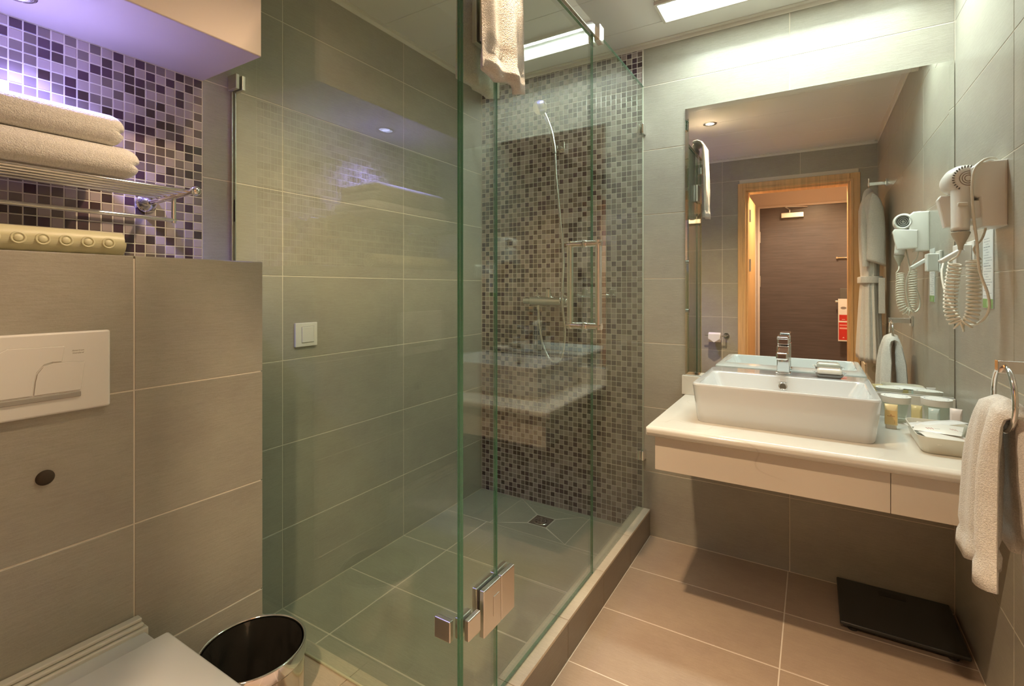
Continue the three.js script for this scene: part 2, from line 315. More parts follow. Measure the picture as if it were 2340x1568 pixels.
{ // lowered bulkhead above the niche
  const w = struct('wall_bulkhead', 'cream plastered bulkhead hanging over the towel niche');
  part('plaster', rbox(XL + 0.001, XB, 1.793, CEIL, ZB + 0.004, ZD, 0.004), paintMat, w);
}
{ // ceiling of long panels
  const w = struct('ceiling', 'off-white ceiling of long flat panels');
  part('backing', box(XL - 0.1, XR + 0.1, CEIL + 0.072, CEIL + 0.16, ZS - 0.1, ZD + 0.1), darkGap, w);
  const zs = [ZS, -2.147, -1.847, -1.547, -1.247, -0.947, -0.647, -0.347, -0.047, ZD];
  const panel = (x0, x1, z0, z1) => part('panel', rbox(x0, x1, CEIL, CEIL + 0.012, z0 + 0.001, z1 - 0.001, 0.0012, 1), ceilingMat, w);
  for (let i = 0; i < zs.length - 1; i++) { // the second panel is cut out for the lamp
    if (i !== 1) panel(XL + 0.012, XR - 0.002, zs[i], zs[i + 1]);
    else { panel(XL + 0.012, FX[0] + 0.004, zs[i], zs[i + 1]); panel(FX[1] - 0.004, XR - 0.002, zs[i], zs[i + 1]); panel(FX[0] + 0.005, FX[1] - 0.005, FX[3] - 0.004, zs[i + 1]); }
  }
}
{ // angle trim where ceiling and walls meet
  const w = struct('trim_2', 'slim white angle trim around the ceiling edge'), b = CEIL - 0.022;
  const L = (x0, x1, z0, z1) => { const g = []; g.push(rbox(x0, x1, b, CEIL, z0, z1, 0.0015, 1)); return g; };
  part('trim_strip', join([...L(XL, XR, ZS, ZS + 0.004), rbox(XL, XR, CEIL - 0.004, CEIL - 0.0005, ZS, ZS + 0.024, 0.001, 1)]), trimMat, w);
  part('trim_strip', join([...L(XL, XL + 0.004, ZS, ZB), rbox(XL, XL + 0.024, CEIL - 0.004, CEIL - 0.0005, ZS, ZB, 0.001, 1)]), trimMat, w);
  part('trim_strip', join([...L(XR - 0.004, XR, ZS, ZD), rbox(XR - 0.024, XR, CEIL - 0.004, CEIL - 0.0005, ZS, ZD, 0.001, 1)]), trimMat, w);
  part('trim_strip', join([...L(XB, XR, ZD - 0.004, ZD), rbox(XB, XR, CEIL - 0.004, CEIL - 0.0005, ZD - 0.024, ZD, 0.001, 1)]), trimMat, w);
  const v = struct('trim_3', 'thin pale edge strip beside the shower mosaic');
  part('edge_strip', rbox(-0.6865, -0.682, 0.13, CEIL - 0.024, ZS - 0.001, ZS + 0.003, 0.001, 1), trimMat, v);
}
{ // hallway beyond the doorway, seen in the mirror
  const w = struct('wall_hall', 'beige painted hallway walls beyond the bathroom door');
  part('plaster', join([box(-0.76, -0.66, -0.02, 2.4, ZD + 0.12, 1.5), box(0.75, 0.85, -0.02, 2.4, ZD + 0.12, 1.5), box(-0.66, -0.50, -0.02, 2.4, 1.42, 1.52), box(0.385, 0.75, -0.02, 2.4, 1.42, 1.52), box(-0.50, 0.385, 2.03, 2.4, 1.42, 1.52)]), hallPaint, w);
  const c = struct('ceiling_hall', 'plain beige hallway ceiling'); part('plaster', box(-0.76, 0.85, 2.30, 2.4, ZD + 0.1, 1.52), hallPaint, c);
}
{ // door frame
  const w = struct('door_1', 'orange-brown wooden door frame of the bathroom'), [a, b] = DX, f = 0.062, z0 = ZD - 0.016, z1 = ZD + 0.136;
  const v = g => boxUV(g, 1.6);
  const mould = (x0, x1, y0, y1) => [rbox(x0, x1, y0, y1, z0, ZD - 0.0005, 0.004), rbox(x0, x1, y0, y1, ZD + 0.1205, z1, 0.004)];
  part('casing', v(join([...mould(a - f, a + 0.004, 0, DY + f), ...mould(b - 0.004, b + f, 0, DY + f), ...mould(a + 0.004, b - 0.004, DY - 0.004, DY + f)])), woodMat, w);
  part('moulding', v(join([rbox(a - 0.018, a + 0.001, 0, DY + 0.018, z0 - 0.008, z0 + 0.002, 0.003), rbox(b - 0.001, b + 0.018, 0, DY + 0.018, z0 - 0.008, z0 + 0.002, 0.003), rbox(a, b, DY - 0.001, DY + 0.018, z0 - 0.008, z0 + 0.002, 0.003)])), woodMat, w);
  part('jamb', v(join([rbox(a - 0.014, a + 0.018, 0, DY, ZD, ZD + 0.12, 0.002, 1), rbox(b - 0.018, b + 0.014, 0, DY, ZD, ZD + 0.12, 0.002, 1), rbox(a, b, DY - 0.018, DY + 0.014, ZD, ZD + 0.12, 0.002, 1)])), woodMat, w);
  part('door_leaf', v(rbox(a - 0.036, a + 0.003, 0.008, DY - 0.01, ZD + 0.14, ZD + 0.80, 0.002, 1)), woodMat, w, 'open bathroom door leaf seen along its edge');
  for (const y of [1.80, 1.36, 0.35]) {
    const h = part('hinge', rbox(a + 0.018, a + 0.0205, y - 0.055, y + 0.055, ZD + 0.075, ZD + 0.12, 0.001, 1), satin, w);
    part('hinge_pin', rod([a + 0.024, y - 0.055, ZD + 0.126], [a + 0.024, y + 0.055, ZD + 0.126], 0.006, 10), satin, h);
  }
}
{ // dark entrance door at the end of the hallway
  const w = struct('door_2', 'dark brown entrance door at the end of the hallway'), Z = 1.42;
  part('leaf', boxUV(rbox(-0.492, 0.378, 0.01, 2.02, Z - 0.002, Z + 0.045, 0.002, 1), 1), darkWood, w);
  part('frame', join([rbox(-0.52, -0.495, 0, 2.045, Z - 0.012, Z + 0.06, 0.002, 1), rbox(0.381, 0.406, 0, 2.045, Z - 0.012, Z + 0.06, 0.002, 1), rbox(-0.495, 0.381, 2.022, 2.045, Z - 0.012, Z + 0.06, 0.002, 1)]), hallPaint, w);
  for (const y of [1.71, 1.23]) part('hinge', rod([-0.494, y - 0.06, Z - 0.006], [-0.494, y + 0.06, Z - 0.006], 0.006, 10), satin, w);
  const cl = part('closer', rbox(-0.29, -0.08, 1.90, 1.955, Z - 0.05, Z - 0.003, 0.006), satin, w);
  part('closer_arm', join([rod([-0.21, 1.955, Z - 0.03], [-0.21, 1.985, Z - 0.03], 0.008, 10), rod([-0.21, 1.985, Z - 0.03], [-0.25, 2.01, Z - 0.10], 0.006, 8), rod([-0.25, 2.012, Z - 0.10], [-0.05, 2.01, Z - 0.01], 0.006, 8)]), satin, cl);
  part('security_latch', join([rbox(0.20, 0.215, 1.455, 1.475, Z - 0.03, Z - 0.002, 0.003), rbox(0.215, 0.30, 1.459, 1.471, Z - 0.024, Z - 0.012, 0.003), rbox(0.29, 0.31, 1.453, 1.477, Z - 0.03, Z - 0.002, 0.003)]), chrome, w);
  part('lock_plate', rbox(0.235, 0.315, 0.93, 1.155, Z - 0.014, Z - 0.002, 0.004), mat([0.12, 0.11, 0.10], 0.3), w);
  part('handle', join([rod([0.262, 1.02, Z - 0.012], [0.262, 1.02, Z - 0.062], 0.011, 12), rbox(0.19, 0.275, 1.009, 1.031, Z - 0.074, Z - 0.054, 0.006)]), satin, w);
}

// ------------------------------------------------------------------ lamps
{
  const [x0, x1, z0, z1] = FX, t = thing('ceiling_lamp', 'long recessed ceiling lamp panel with white frame above the counter', 'lamp', [(x0 + x1) / 2, CEIL, (z0 + z1) / 2]), y = CEIL - 0.014;
  part('frame', join([rbox(x0, x1, y, CEIL - 0.0005, z0, z0 + 0.012, 0.002), rbox(x0, x1, y, CEIL - 0.0005, z1 - 0.012, z1, 0.002), rbox(x0, x0 + 0.012, y, CEIL - 0.0005, z0 + 0.012, z1 - 0.012, 0.002), rbox(x1 - 0.012, x1, y, CEIL - 0.0005, z0 + 0.012, z1 - 0.012, 0.002)]), trimMat, t);
  const T = CEIL + 0.066, a0 = x0 + 0.006, a1 = x1 - 0.006, c0 = z0 + 0.006, c1 = z1 - 0.006;
  part('housing', join([box(a0, a1, T, T + 0.003, c0, c1), box(a0, a1, CEIL - 0.002, T, c0 - 0.002, c0), box(a0, a1, CEIL - 0.002, T, c1, c1 + 0.002), box(a0 - 0.002, a0, CEIL - 0.002, T, c0, c1), box(a1, a1 + 0.002, CEIL - 0.002, T, c0, c1)]), mat([0.8, 0.8, 0.76], 0.5), t);
  part('diffuser', rbox(a0 + 0.010, a1 - 0.010, CEIL + 0.049, CEIL + 0.055, c0 + 0.010, c1 - 0.010, 0.002), mat([0.85, 0.86, 0.84], 0.4, { emissive: rgb(0.93, 0.97, 1.0), emissiveIntensity: 0.55 }), t);
  part('tube', rod([x0 + 0.07, CEIL + 0.051, (z0 + z1) / 2], [x1 - 0.07, CEIL + 0.051, (z0 + z1) / 2], 0.013, 12).scale(1, 0.3, 1).translate(0, (CEIL + 0.051) * 0.7 - 0.001, 0), mat([0.9, 0.9, 0.9], 0.4, { emissive: rgb(0.93, 0.95, 1.0), emissiveIntensity: 1.2 }), t, 'bright lamp tube behind the diffuser');
  for (const x of [x0 + 0.045, x1 - 0.045]) part('screw', rod([x, CEIL + 0.041, z0 + 0.045], [x, CEIL + 0.050, z0 + 0.045], 0.007, 14), steel, t);
}
function downlight(label, x, y, z, ringMat, emit, k, r = 0.045) {
  const t = thing('downlight', label, 'downlight', [x, y, z]);
  part('ring', lathe([[r * 0.62, -0.001], [r * 0.66, -0.004], [r * 0.95, -0.005], [r, -0.003], [r, -0.0005]], 40).translate(x, y, z), ringMat, t);
  part('bulb', new THREE.SphereGeometry(r * 0.62, 24, 8, 0, Math.PI * 2, Math.PI / 2, Math.PI / 2).scale(1, 0.22, 1).translate(x, y - 0.001, z), mat([0.9, 0.9, 0.9], 0.3, { emissive: emit, emissiveIntensity: k }), t);
  return t;
}
downlight('small round warm ceiling downlight outside the shower corner', DL[0], CEIL, DL[1], satin, rgb(1, 0.78, 0.5), 8);
downlight('small round bluish downlight under the bulkhead over the towels', NL[0], 1.793, NL[1], chrome, rgb(0.6, 0.65, 1), 6, 0.034);
downlight('round warm downlight in the hallway ceiling beyond the door', HL[0], 2.30, HL[1], satin, rgb(1, 0.78, 0.5), 8);

// ------------------------------------------------------------------ shower enclosure
const GH = 0.004, GB = 0.126;
{
  const t = thing('shower_enclosure', 'glass shower enclosure with hinged door and chrome fittings', 'shower', [XG, GB, ZG]);
  const pane = (name, label, x0, x1, y0, y1, z0, z1, edges) => {
    const g = part(name, box(x0, x1, y0, y1, z0, z1), paneMat, t, label), e = 0.0012;
    const add = bx => part('polished_edge', bx, edgeMat, g);
    if (edges.includes('top')) add(box(x0, x1, y1, y1 + e, z0, z1));
    if (edges.includes('z0')) add(box(x0, x1, y0, y1, z0 - e, z0));
    if (edges.includes('z1')) add(box(x0, x1, y0, y1, z1, z1 + e));
    if (edges.includes('x1')) add(box(x1, x1 + e, y0, y1, z0, z1));
    if (edges.includes('bottom')) add(box(x0, x1, y0 - e, y0, z0, z1));
    return g;
  };
  pane('glass_panel', 'wide side glass panel', XL + 0.001, XG - GH - 0.002, GB, GT, ZG - GH, ZG + GH, ['top', 'x1']);
  pane('glass_panel', 'narrow fixed glass strip at the corner', XG - GH, XG + GH, GB, GT, -1.038, ZG - GH - 0.001, ['top', 'z0', 'z1']);
  pane('glass_panel', 'fixed glass panel next to the sink wall', XG - GH, XG + GH, GB, GT, ZS + 0.005, -1.677, ['top', 'z1']);
  const door = pane('door', 'hinged glass door', XG - GH, XG + GH, GB + 0.008, GT - 0.04, -1.672, -1.044, ['top', 'z0', 'z1', 'bottom']);
  { // back-to-back square pull handle
    const z = -1.606, r = 0.0115, y0 = 1.024, y1 = 1.310;
    for (const s of [1, -1]) {
      const x = XG + s * 0.053;
      part('handle', join([rod([x, y0 - r, z], [x, y1 + r, z], r, 20), rod([XG + s * 0.008, y1, z], [x + s * r, y1, z], r, 20), rod([XG + s * 0.008, y0, z], [x + s * r, y0, z], r, 20)]), chrome, door);
      for (const y of [y0, y1]) part('collar', rod([XG + s * GH, y, z], [XG + s * 0.010, y, z], 0.0145, 20), chrome, door);
    }
  }
  for (const y of [0.381, 1.80]) { // hinges between strip and door
    const h = part('hinge', rod([XG, y - 0.05, -1.041], [XG, y + 0.05, -1.041], 0.0028, 10), chrome, t, 'square metal hinge');
    for (const s of [1, -1]) {
      const x0 = s > 0 ? XG + GH : XG - GH - 0.014, x1 = s > 0 ? XG + GH + 0.014 : XG - GH;
      part('plate', rbox(x0, x1, y - 0.056, y + 0.056, -1.0405, -0.965, 0.0025), satin, h); part('plate', rbox(x0, x1, y - 0.056, y + 0.056, -1.105, -1.0425, 0.0025), satin, h);
      if (s > 0) part('cover', rbox(x1, x1 + 0.0015, y - 0.024, y + 0.024, -1.03, -1.005, 0.0007, 1), satin, h);
    }
  }
  for (const y of [0.377, 1.98]) { // corner clamps
    const c = part('corner_clamp', rbox(XG - GH - 0.016, XG - GH, y - 0.024, y + 0.024, -0.945, ZG - GH, 0.0025), satin, t);
    part('plate', rbox(-0.745, -0.699, y - 0.024, y + 0.024, ZG + GH, ZG + GH + 0.013, 0.0025), satin, c);
    part('plate', rbox(XG + GH, XG + GH + 0.013, y - 0.024, y + 0.024, -0.953, -0.905, 0.0025), satin, c);
  }
  for (const y of [1.895, 0.38]) for (const s of [1, -1]) part('wall_bracket', rbox(s > 0 ? XG + GH : XG - GH - 0.010, s > 0 ? XG + GH + 0.010 : XG - GH, y - 0.022, y + 0.022, ZS + 0.001, ZS + 0.045, 0.0025), chrome, t);
  for (const s of [1, -1]) {
    part('wall_bracket', rbox(XL + 0.001, XL + 0.05, 1.788, 1.835, s > 0 ? ZG + GH : ZG - GH - 0.012, s > 0 ? ZG + GH + 0.012 : ZG - GH, 0.0025), satin, t);
    part('wall_channel', rbox(XL + 0.0005, XL + 0.012, GB, 1.786, s > 0 ? ZG + GH : ZG - GH - 0.003, s > 0 ? ZG + GH + 0.003 : ZG - GH, 0.001, 1), steel, t);
  }
  const b = part('header_bar', rbox(XG + 0.005, XG + 0.016, 2.062, 2.10, -1.69, -0.905, 0.002), chrome, t);
  for (const s of [1, -1]) part('end_clamp', rbox(s > 0 ? XG + 0.0045 : XG - 0.020, s > 0 ? XG + 0.026 : XG - 0.0045, 2.05, 2.112, -1.728, -1.685, 0.003), chrome, b);
  part('seal', rbox(XL + 0.002, XG - GH - 0.003, 0.1242, 0.130, ZG + GH, ZG + GH + 0.006, 0.002, 1), mat([0.62, 0.62, 0.42], 0.4), t);
}
// ------------------------------------------------------------------ shower fittings
{
  const t = thing('shower_mixer', 'chrome bar mixer tap on the shower mosaic', 'mixer tap', [-1.17, 1.09, ZS]), z = -2.25;
  part('body', lathe([[0.0001, -0.09], [0.022, -0.09], [0.025, -0.085], [0.025, 0.085], [0.022, 0.09], [0.0001, 0.09]], 28).rotateZ(Math.PI / 2).translate(-1.165, 1.09, z), chrome, t);
  part('handle', lathe([[0.0001, -0.022], [0.021, -0.022], [0.023, -0.016], [0.021, 0.016], [0.018, 0.022], [0.0001, 0.022]], 24).rotateZ(Math.PI / 2).translate(-1.048, 1.09, z), chrome, t);
  part('handle', rod([-1.256, 1.09, z], [-1.292, 1.09, z], 0.016, 20), chrome, t); part('lever', rod([-1.21, 1.105, z + 0.004], [-1.212, 1.148, z + 0.012], 0.0045, 10), chrome, t);
  for (const x of [-1.24, -1.09]) part('wall_flange', join([rod([x, 1.09, ZS + 0.001], [x, 1.09, ZS + 0.012], 0.032, 24), rod([x, 1.09, ZS + 0.01], [x, 1.09, z], 0.014, 16)]), chrome, t);
  part('diverter', join([rod([-1.15, 1.11, z], [-1.15, 1.125, z], 0.018, 20), rod([-1.15, 1.125, z], [-1.15, 1.150, z], 0.014, 20)]), chrome, t);
  part('outlet', rod([-1.21, 1.068, z], [-1.21, 1.046, z], 0.009, 14), chrome, t);
  const h = thing('hand_shower', 'chrome hand shower with long hose on the mosaic', 'hand shower', [-1.11, 1.87, ZS]);
  part('wall_holder', join([rbox(-1.112, -1.082, 1.85, 1.905, ZS + 0.001, ZS + 0.016, 0.004), rod([-1.10, 1.872, ZS + 0.01], [-1.108, 1.868, -2.252], 0.011, 14)]), chrome, h);
  part('wand', tube([[-1.110, 1.835, -2.240], [-1.114, 1.88, -2.236], [-1.125, 1.95, -2.226], [-1.145, 2.02, -2.205], [-1.155, 2.045, -2.192]], 0.011, 30, 12), chrome, h);
  part('spray_head', lathe([[0.0001, 0.012], [0.016, 0.012], [0.034, -0.002], [0.038, -0.012], [0.036, -0.016], [0.0001, -0.016]], 28).rotateX(-1.15).rotateZ(0.25).translate(-1.158, 2.058, -2.180), chrome, h);
  part('hose', tube([[-1.110, 1.838, -2.242], [-1.105, 1.72, -2.245], [-1.085, 1.5, -2.25], [-1.068, 1.3, -2.252], [-1.058, 1.1, -2.215], [-1.045, 0.92, -2.22], [-1.075, 0.80, -2.23], [-1.13, 0.79, -2.24], [-1.18, 0.86, -2.25], [-1.203, 0.96, -2.252], [-1.21, 1.047, -2.25]], 0.0068, 160, 8), mat([0.78, 0.77, 0.74], 0.25, { metalness: 1 }), h);
}
{
  const t = thing('soap_dish', 'clear soap dish with chrome holder on the mosaic', 'soap dish', [-0.90, 1.13, ZS]);
  for (const x of [-0.97, -0.83]) part('bracket', rbox(x - 0.015, x + 0.015, 1.118, 1.150, ZS + 0.001, ZS + 0.018, 0.003), chrome, t);
  const loopPts = []; for (let i = 0; i < 24; i++) { const a = i / 24 * Math.PI * 2; loopPts.push([-0.90 + 0.085 * Math.sign(Math.cos(a)) * Math.pow(Math.abs(Math.cos(a)), 0.5), 1.124, ZS + 0.062 + 0.045 * Math.sign(Math.sin(a)) * Math.pow(Math.abs(Math.sin(a)), 0.5)]); }
  part('rim', tube(loopPts, 0.0035, 64, 8, true), chrome, t);
  part('dish', loft(flip([rrect(-0.90, ZS + 0.062, 0.14, 0.066, 0.02, 1.112), rrect(-0.90, ZS + 0.062, 0.16, 0.082, 0.02, 1.127)]), { cap0: true }), mat([0.93, 0.96, 0.94], 0.05, { transmission: 0.9, thickness: 0 }), t);
}
{
  const t = thing('floor_drain', 'square chrome drain grate in the shower floor', 'drain', [-1.132, 0.02, -2.138]);
  part('frame', rbox(-1.180, -1.084, 0.014, 0.0195, -2.186, -2.090, 0.001, 1), steel, t);
  part('grate', lathe([[0.0001, 0.0005], [0.010, 0.0005], [0.012, 0.002], [0.020, 0.002], [0.022, 0.0005], [0.030, 0.0005], [0.032, 0.0025], [0.038, 0.0025], [0.040, 0]], 32).translate(-1.132, 0.0195, -2.138), chrome, t);
  part('slots', join([...Array(8)].map((_, i) => box(-0.002, 0.002, 0.0197, 0.0212, 0.023, 0.029).rotateY(i * Math.PI / 4).translate(-1.132, 0, -2.138))), darkGap, t);
}
{ // towel over the glass
  const t = thing('bath_towel', 'thick white towel draped over the top of the shower glass', 'towel', [-0.68, 1.66, -1.02]);
  const N = 44, M = 22, rings = [], th = 0.016, xc = XG + 0.006, yc = 2.118, r = 0.040;
  const path = s => { // s in 0..1 from inner hem over the bar to outer hem
    const L1 = 0.46, La = Math.PI * r, L2 = 0.476, d = s * (L1 + La + L2);
    if (d < L1) return [xc - r - 0.006 * (1 - d / L1), yc - L1 + d, -1, 0];
    if (d < L1 + La) { const a = Math.PI - (d - L1) / r; return [xc + r * Math.cos(a), yc + r * Math.sin(a), Math.cos(a), Math.sin(a)]; }
    const k = (d - L1 - La) / L2; return [xc + r + 0.014 * k, yc - k * L2, 1, 0];
  };
  for (let j = 0; j <= M; j++) {
    const w = j / M, ring = [], edge = Math.min(1, Math.min(w, 1 - w) * 9), thick = th * Math.sqrt(clamp(edge, 0, 1));
    const go = (s, side) => {
      const [x, y, nx, ny] = path(s), hem = Math.min(s, 1 - s), drop = clamp((2.1 - y) / 0.44, 0, 1);
      const fold = 0.006 * Math.sin(w * 9 + 2.2 * drop) * drop + 0.005 * Math.sin(w * 17 - 3 * drop + (s > 0.5 ? 0 : 2)) * drop, band = Math.abs(hem - 0.055) < 0.012 ? -0.0025 : 0, bulge = hem < 0.04 ? 0.004 : 0;
      const off = side * (thick * 0.5 + (band + bulge) * clamp(edge, 0, 1)) + fold, z = lerp(s < 0.5 ? lerp(-0.932, -0.892, smooth(clamp((s - 0.40) / 0.06, 0, 1))) : -0.892, lerp(-1.112, -1.090, s), w) + (w - 0.5) * 0.012 * Math.sin(drop * 3);
      ring.push([x + nx * off, y + ny * off + (hem < 1e-6 ? 0.004 * Math.sin(w * 14) : 0), z]);
    };
    for (let i = 0; i <= N; i++) go(i / N, 1);
    for (let i = N; i >= 0; i--) go(i / N, -1);
    rings.push(ring);
  }
  part('cloth', boxUV(ruffle(loft(flip(rings)), 0.0014, 45), 12), terry, t);
}
// ------------------------------------------------------------------ niche: rack, towels, rolled mat
{
  const t = thing('towel_rack', 'chrome wall rack of parallel rods in the mosaic niche', 'rack', [XL, 1.40, -0.655]), zr = [-0.655, -0.06];
  for (const z of zr) {
    const b = part('bracket', join([rod([XL + 0.02, 1.394, z], [-1.345, 1.402, z], 0.0075, 14)]), chrome, t);
    part('wall_flange', lathe([[0.0001, 0], [0.026, 0], [0.026, 0.006], [0.012, 0.03], [0.0001, 0.03]], 24).rotateZ(-Math.PI / 2).translate(XL + 0.001, 1.394, z), chrome, b);
    part('ball_end', new THREE.SphereGeometry(0.0125, 20, 14).translate(-1.338, 1.402, z), chrome, b);
    part('drop_arm', join([rod([-1.448, 1.398, z], [-1.448, 1.328, z], 0.0055, 12)]), chrome, b);
  }
  for (const x of [-1.372, -1.410, -1.448, -1.486, -1.530]) part('rod', rod([x, 1.404 + (x + 1.372) * -0.01, zr[0] - 0.001], [x, 1.404 + (x + 1.372) * -0.01, zr[1]], 0.0052, 12), chrome, t);
  part('lower_rail', rod([-1.448, 1.336, zr[0] - 0.006], [-1.448, 1.336, zr[1]], 0.0055, 12), chrome, t);
}
function foldedTowel(label, x0, x1, y0, y1, z0, z1, seedOff) {
  const t = thing('folded_towel', label, 'towel', [(x0 + x1) / 2, y0, (z0 + z1) / 2], 'folded towels on the rack'), h = y1 - y0;
  const q = new RoundedBoxGeometry(x1 - x0, h, z1 - z0, 12, h * 0.46).translate(0, h / 2, 0); q.deleteAttribute('uv'); q.deleteAttribute('normal');
  const m = mergeVertices(q, 1e-5), P = m.attributes.position;                 // a fold line runs round the front and the end
  for (let i = 0; i < P.count; i++) { const x = P.getX(i), y = P.getY(i), z = P.getZ(i), f = Math.exp(-(((y - h * 0.46) / (h * 0.07)) ** 2)), e = clamp((Math.abs(z) - (z1 - z0) / 2 + 0.03) / 0.03, 0, 1); P.setXYZ(i, x - 0.004 * f * (x > 0 ? 1 : 0) * e, y, z - Math.sign(z) * 0.010 * f * e); }
  m.computeVertexNormals(); ruffle(m, 0.003, 20);
  m.translate((x0 + x1) / 2, y0, (z0 + z1) / 2);
  part('cloth', boxUV(m, 12), terry, t);
}
foldedTowel('lower of two thick folded cream towels on the chrome rack', -1.578, -1.345, 1.411, 1.480, -0.545, -0.09, 1);
foldedTowel('upper of two thick folded cream towels on the chrome rack', -1.572, -1.352, 1.482, 1.552, -0.518, -0.10, 2);
{
  const t = thing('rolled_mat', 'rolled pale yellow rubber bath mat on the tiled ledge', 'bath mat', [-1.39, BT, -0.3]), yellow = mat([0.70, 0.66, 0.42], 0.42, { transmission: 0.12, thickness: 0 });
  const c = [-1.388, 1.260], R = 0.031, out = []; // spiral outline extruded along z
  const sh = new THREE.Shape(); const turns = 3, n = 150, tk = 0.0042;
  for (let i = 0; i <= n; i++) { const a = i / n * turns * Math.PI * 2, r = 0.006 + (R - 0.006) * i / n; out.push([Math.cos(a) * r, Math.sin(a) * r]); }
  out.forEach((p, i) => i ? sh.lineTo(...p) : sh.moveTo(...p));
  for (let i = n; i >= 0; i--) { const p = out[i], l = Math.hypot(...p); sh.lineTo(p[0] * (l - tk) / l, p[1] * (l - tk) / l); }
  part('roll', new THREE.ExtrudeGeometry(sh, { depth: 0.43, bevelEnabled: false, curveSegments: 4 }).translate(c[0], c[1], -0.515), yellow, t);
  for (let i = 0; i < 10; i++) {
    const z = -0.481 + i * 0.0372, g = join([new THREE.TorusGeometry(0.0105, 0.0022, 8, 24), new THREE.SphereGeometry(0.0075, 16, 8).scale(1, 1, 0.45)]);
    part('suction_cup', g.rotateY(Math.PI / 2).rotateZ(0.05).translate(c[0] + R - 0.0008, c[1] - 0.003, z), yellow, t);
  }
}
// ------------------------------------------------------------------ toilet side
{
  const t = thing('flush_plate', 'white dual flush plate on the tiled box wall', 'flush plate', [XB, 0.985, -0.337]), x = XB, z0 = -0.460, z1 = -0.214, y0 = 0.904, y1 = 1.067;
  part('plate', rbox(x, x + 0.012, y0, y1, z0, z1, 0.005, 3), whitePlastic, t);
  const face = x + 0.012, shape = (pts) => { const s = new THREE.Shape(); pts.forEach((p, i) => i ? s.lineTo(...p) : s.moveTo(...p)); return s; };
  const ext = (pts, d) => new THREE.ExtrudeGeometry(shape(pts), { depth: d, bevelEnabled: true, bevelThickness: 0.0008, bevelSize: 0.0008, bevelSegments: 2 }).rotateY(Math.PI / 2);
  // shape x -> -z , y -> y
  const curve = []; for (let i = 0; i <= 10; i++) { const a = i / 10 * Math.PI / 2; curve.push([0.345 + 0.028 * (1 - Math.sin(a)) - 0.028 + 0.0, 0]); }
  const big = [[0.408, 0.948], [0.4145, 1.004], [0.366, 1.006], [0.352, 1.001], [0.343, 0.988], [0.340, 0.972], [0.338, 0.948]];
  const small = [[0.378, 1.009], [0.382, 1.038], [0.300, 1.040], [0.288, 1.034], [0.280, 1.024], [0.270, 1.0], [0.268, 0.948], [0.334, 0.948], [0.336, 0.974], [0.340, 0.992], [0.351, 1.006], [0.364, 1.010]];
  const gapOf = (pts) => { const s = shape(pts.map(p => p)); return s; };
  part('button', ext(big, 0.0022).translate(face - 0.0012, 0, 0), whitePlastic, t); part('button', ext(small, 0.0022).translate(face - 0.0012, 0, 0), whitePlastic, t);
  const seam = pts => { const P = pts.map(p => [face + 0.0002, p[1], -p[0]]); P.push(P[0]); const c = new THREE.CurvePath(); for (let i = 0; i < P.length - 1; i++) c.add(new THREE.LineCurve3(new THREE.Vector3(...P[i]), new THREE.Vector3(...P[i + 1]))); return new THREE.TubeGeometry(c, pts.length * 8, 0.0012, 6); };
  part('seam', join([seam(big.map(p => [p[0], p[1]])), seam(small)]), seamMat, t);
  part('bottom_ledge', rbox(face - 0.001, face + 0.0035, 0.934, 0.944, -0.409, -0.262, 0.0015), greyPlastic.clone(), t);
  const txt = canvasTex(256, 96, (c, w, h) => { c.fillStyle = '#e7e5dc'; c.fillRect(0, 0, w, h); c.fillStyle = '#998f80'; c.font = 'italic bold 40px sans-serif'; c.textAlign = 'center'; c.fillText('American', w / 2, 40); c.fillText('Standard', w / 2, 86); });
  part('lettering', new THREE.PlaneGeometry(0.027, 0.0105).rotateY(Math.PI / 2).translate(face + 0.0004, 1.026, -0.4045), mat([1, 1, 1], 0.32, { map: txt }), t);
}
{
  const t = thing('lid_stop', 'dark round rubber stop on the tiles above the toilet', 'stopper', [XB, 0.78, -0.357]);
  part('rubber', lathe([[0.0001, 0.008], [0.007, 0.0075], [0.012, 0.005], [0.0145, 0.001], [0.015, 0]], 24).rotateZ(-Math.PI / 2).translate(XB + 0.0005, 0.78, -0.357), mat([0.055, 0.038, 0.022], 0.8), t);
}
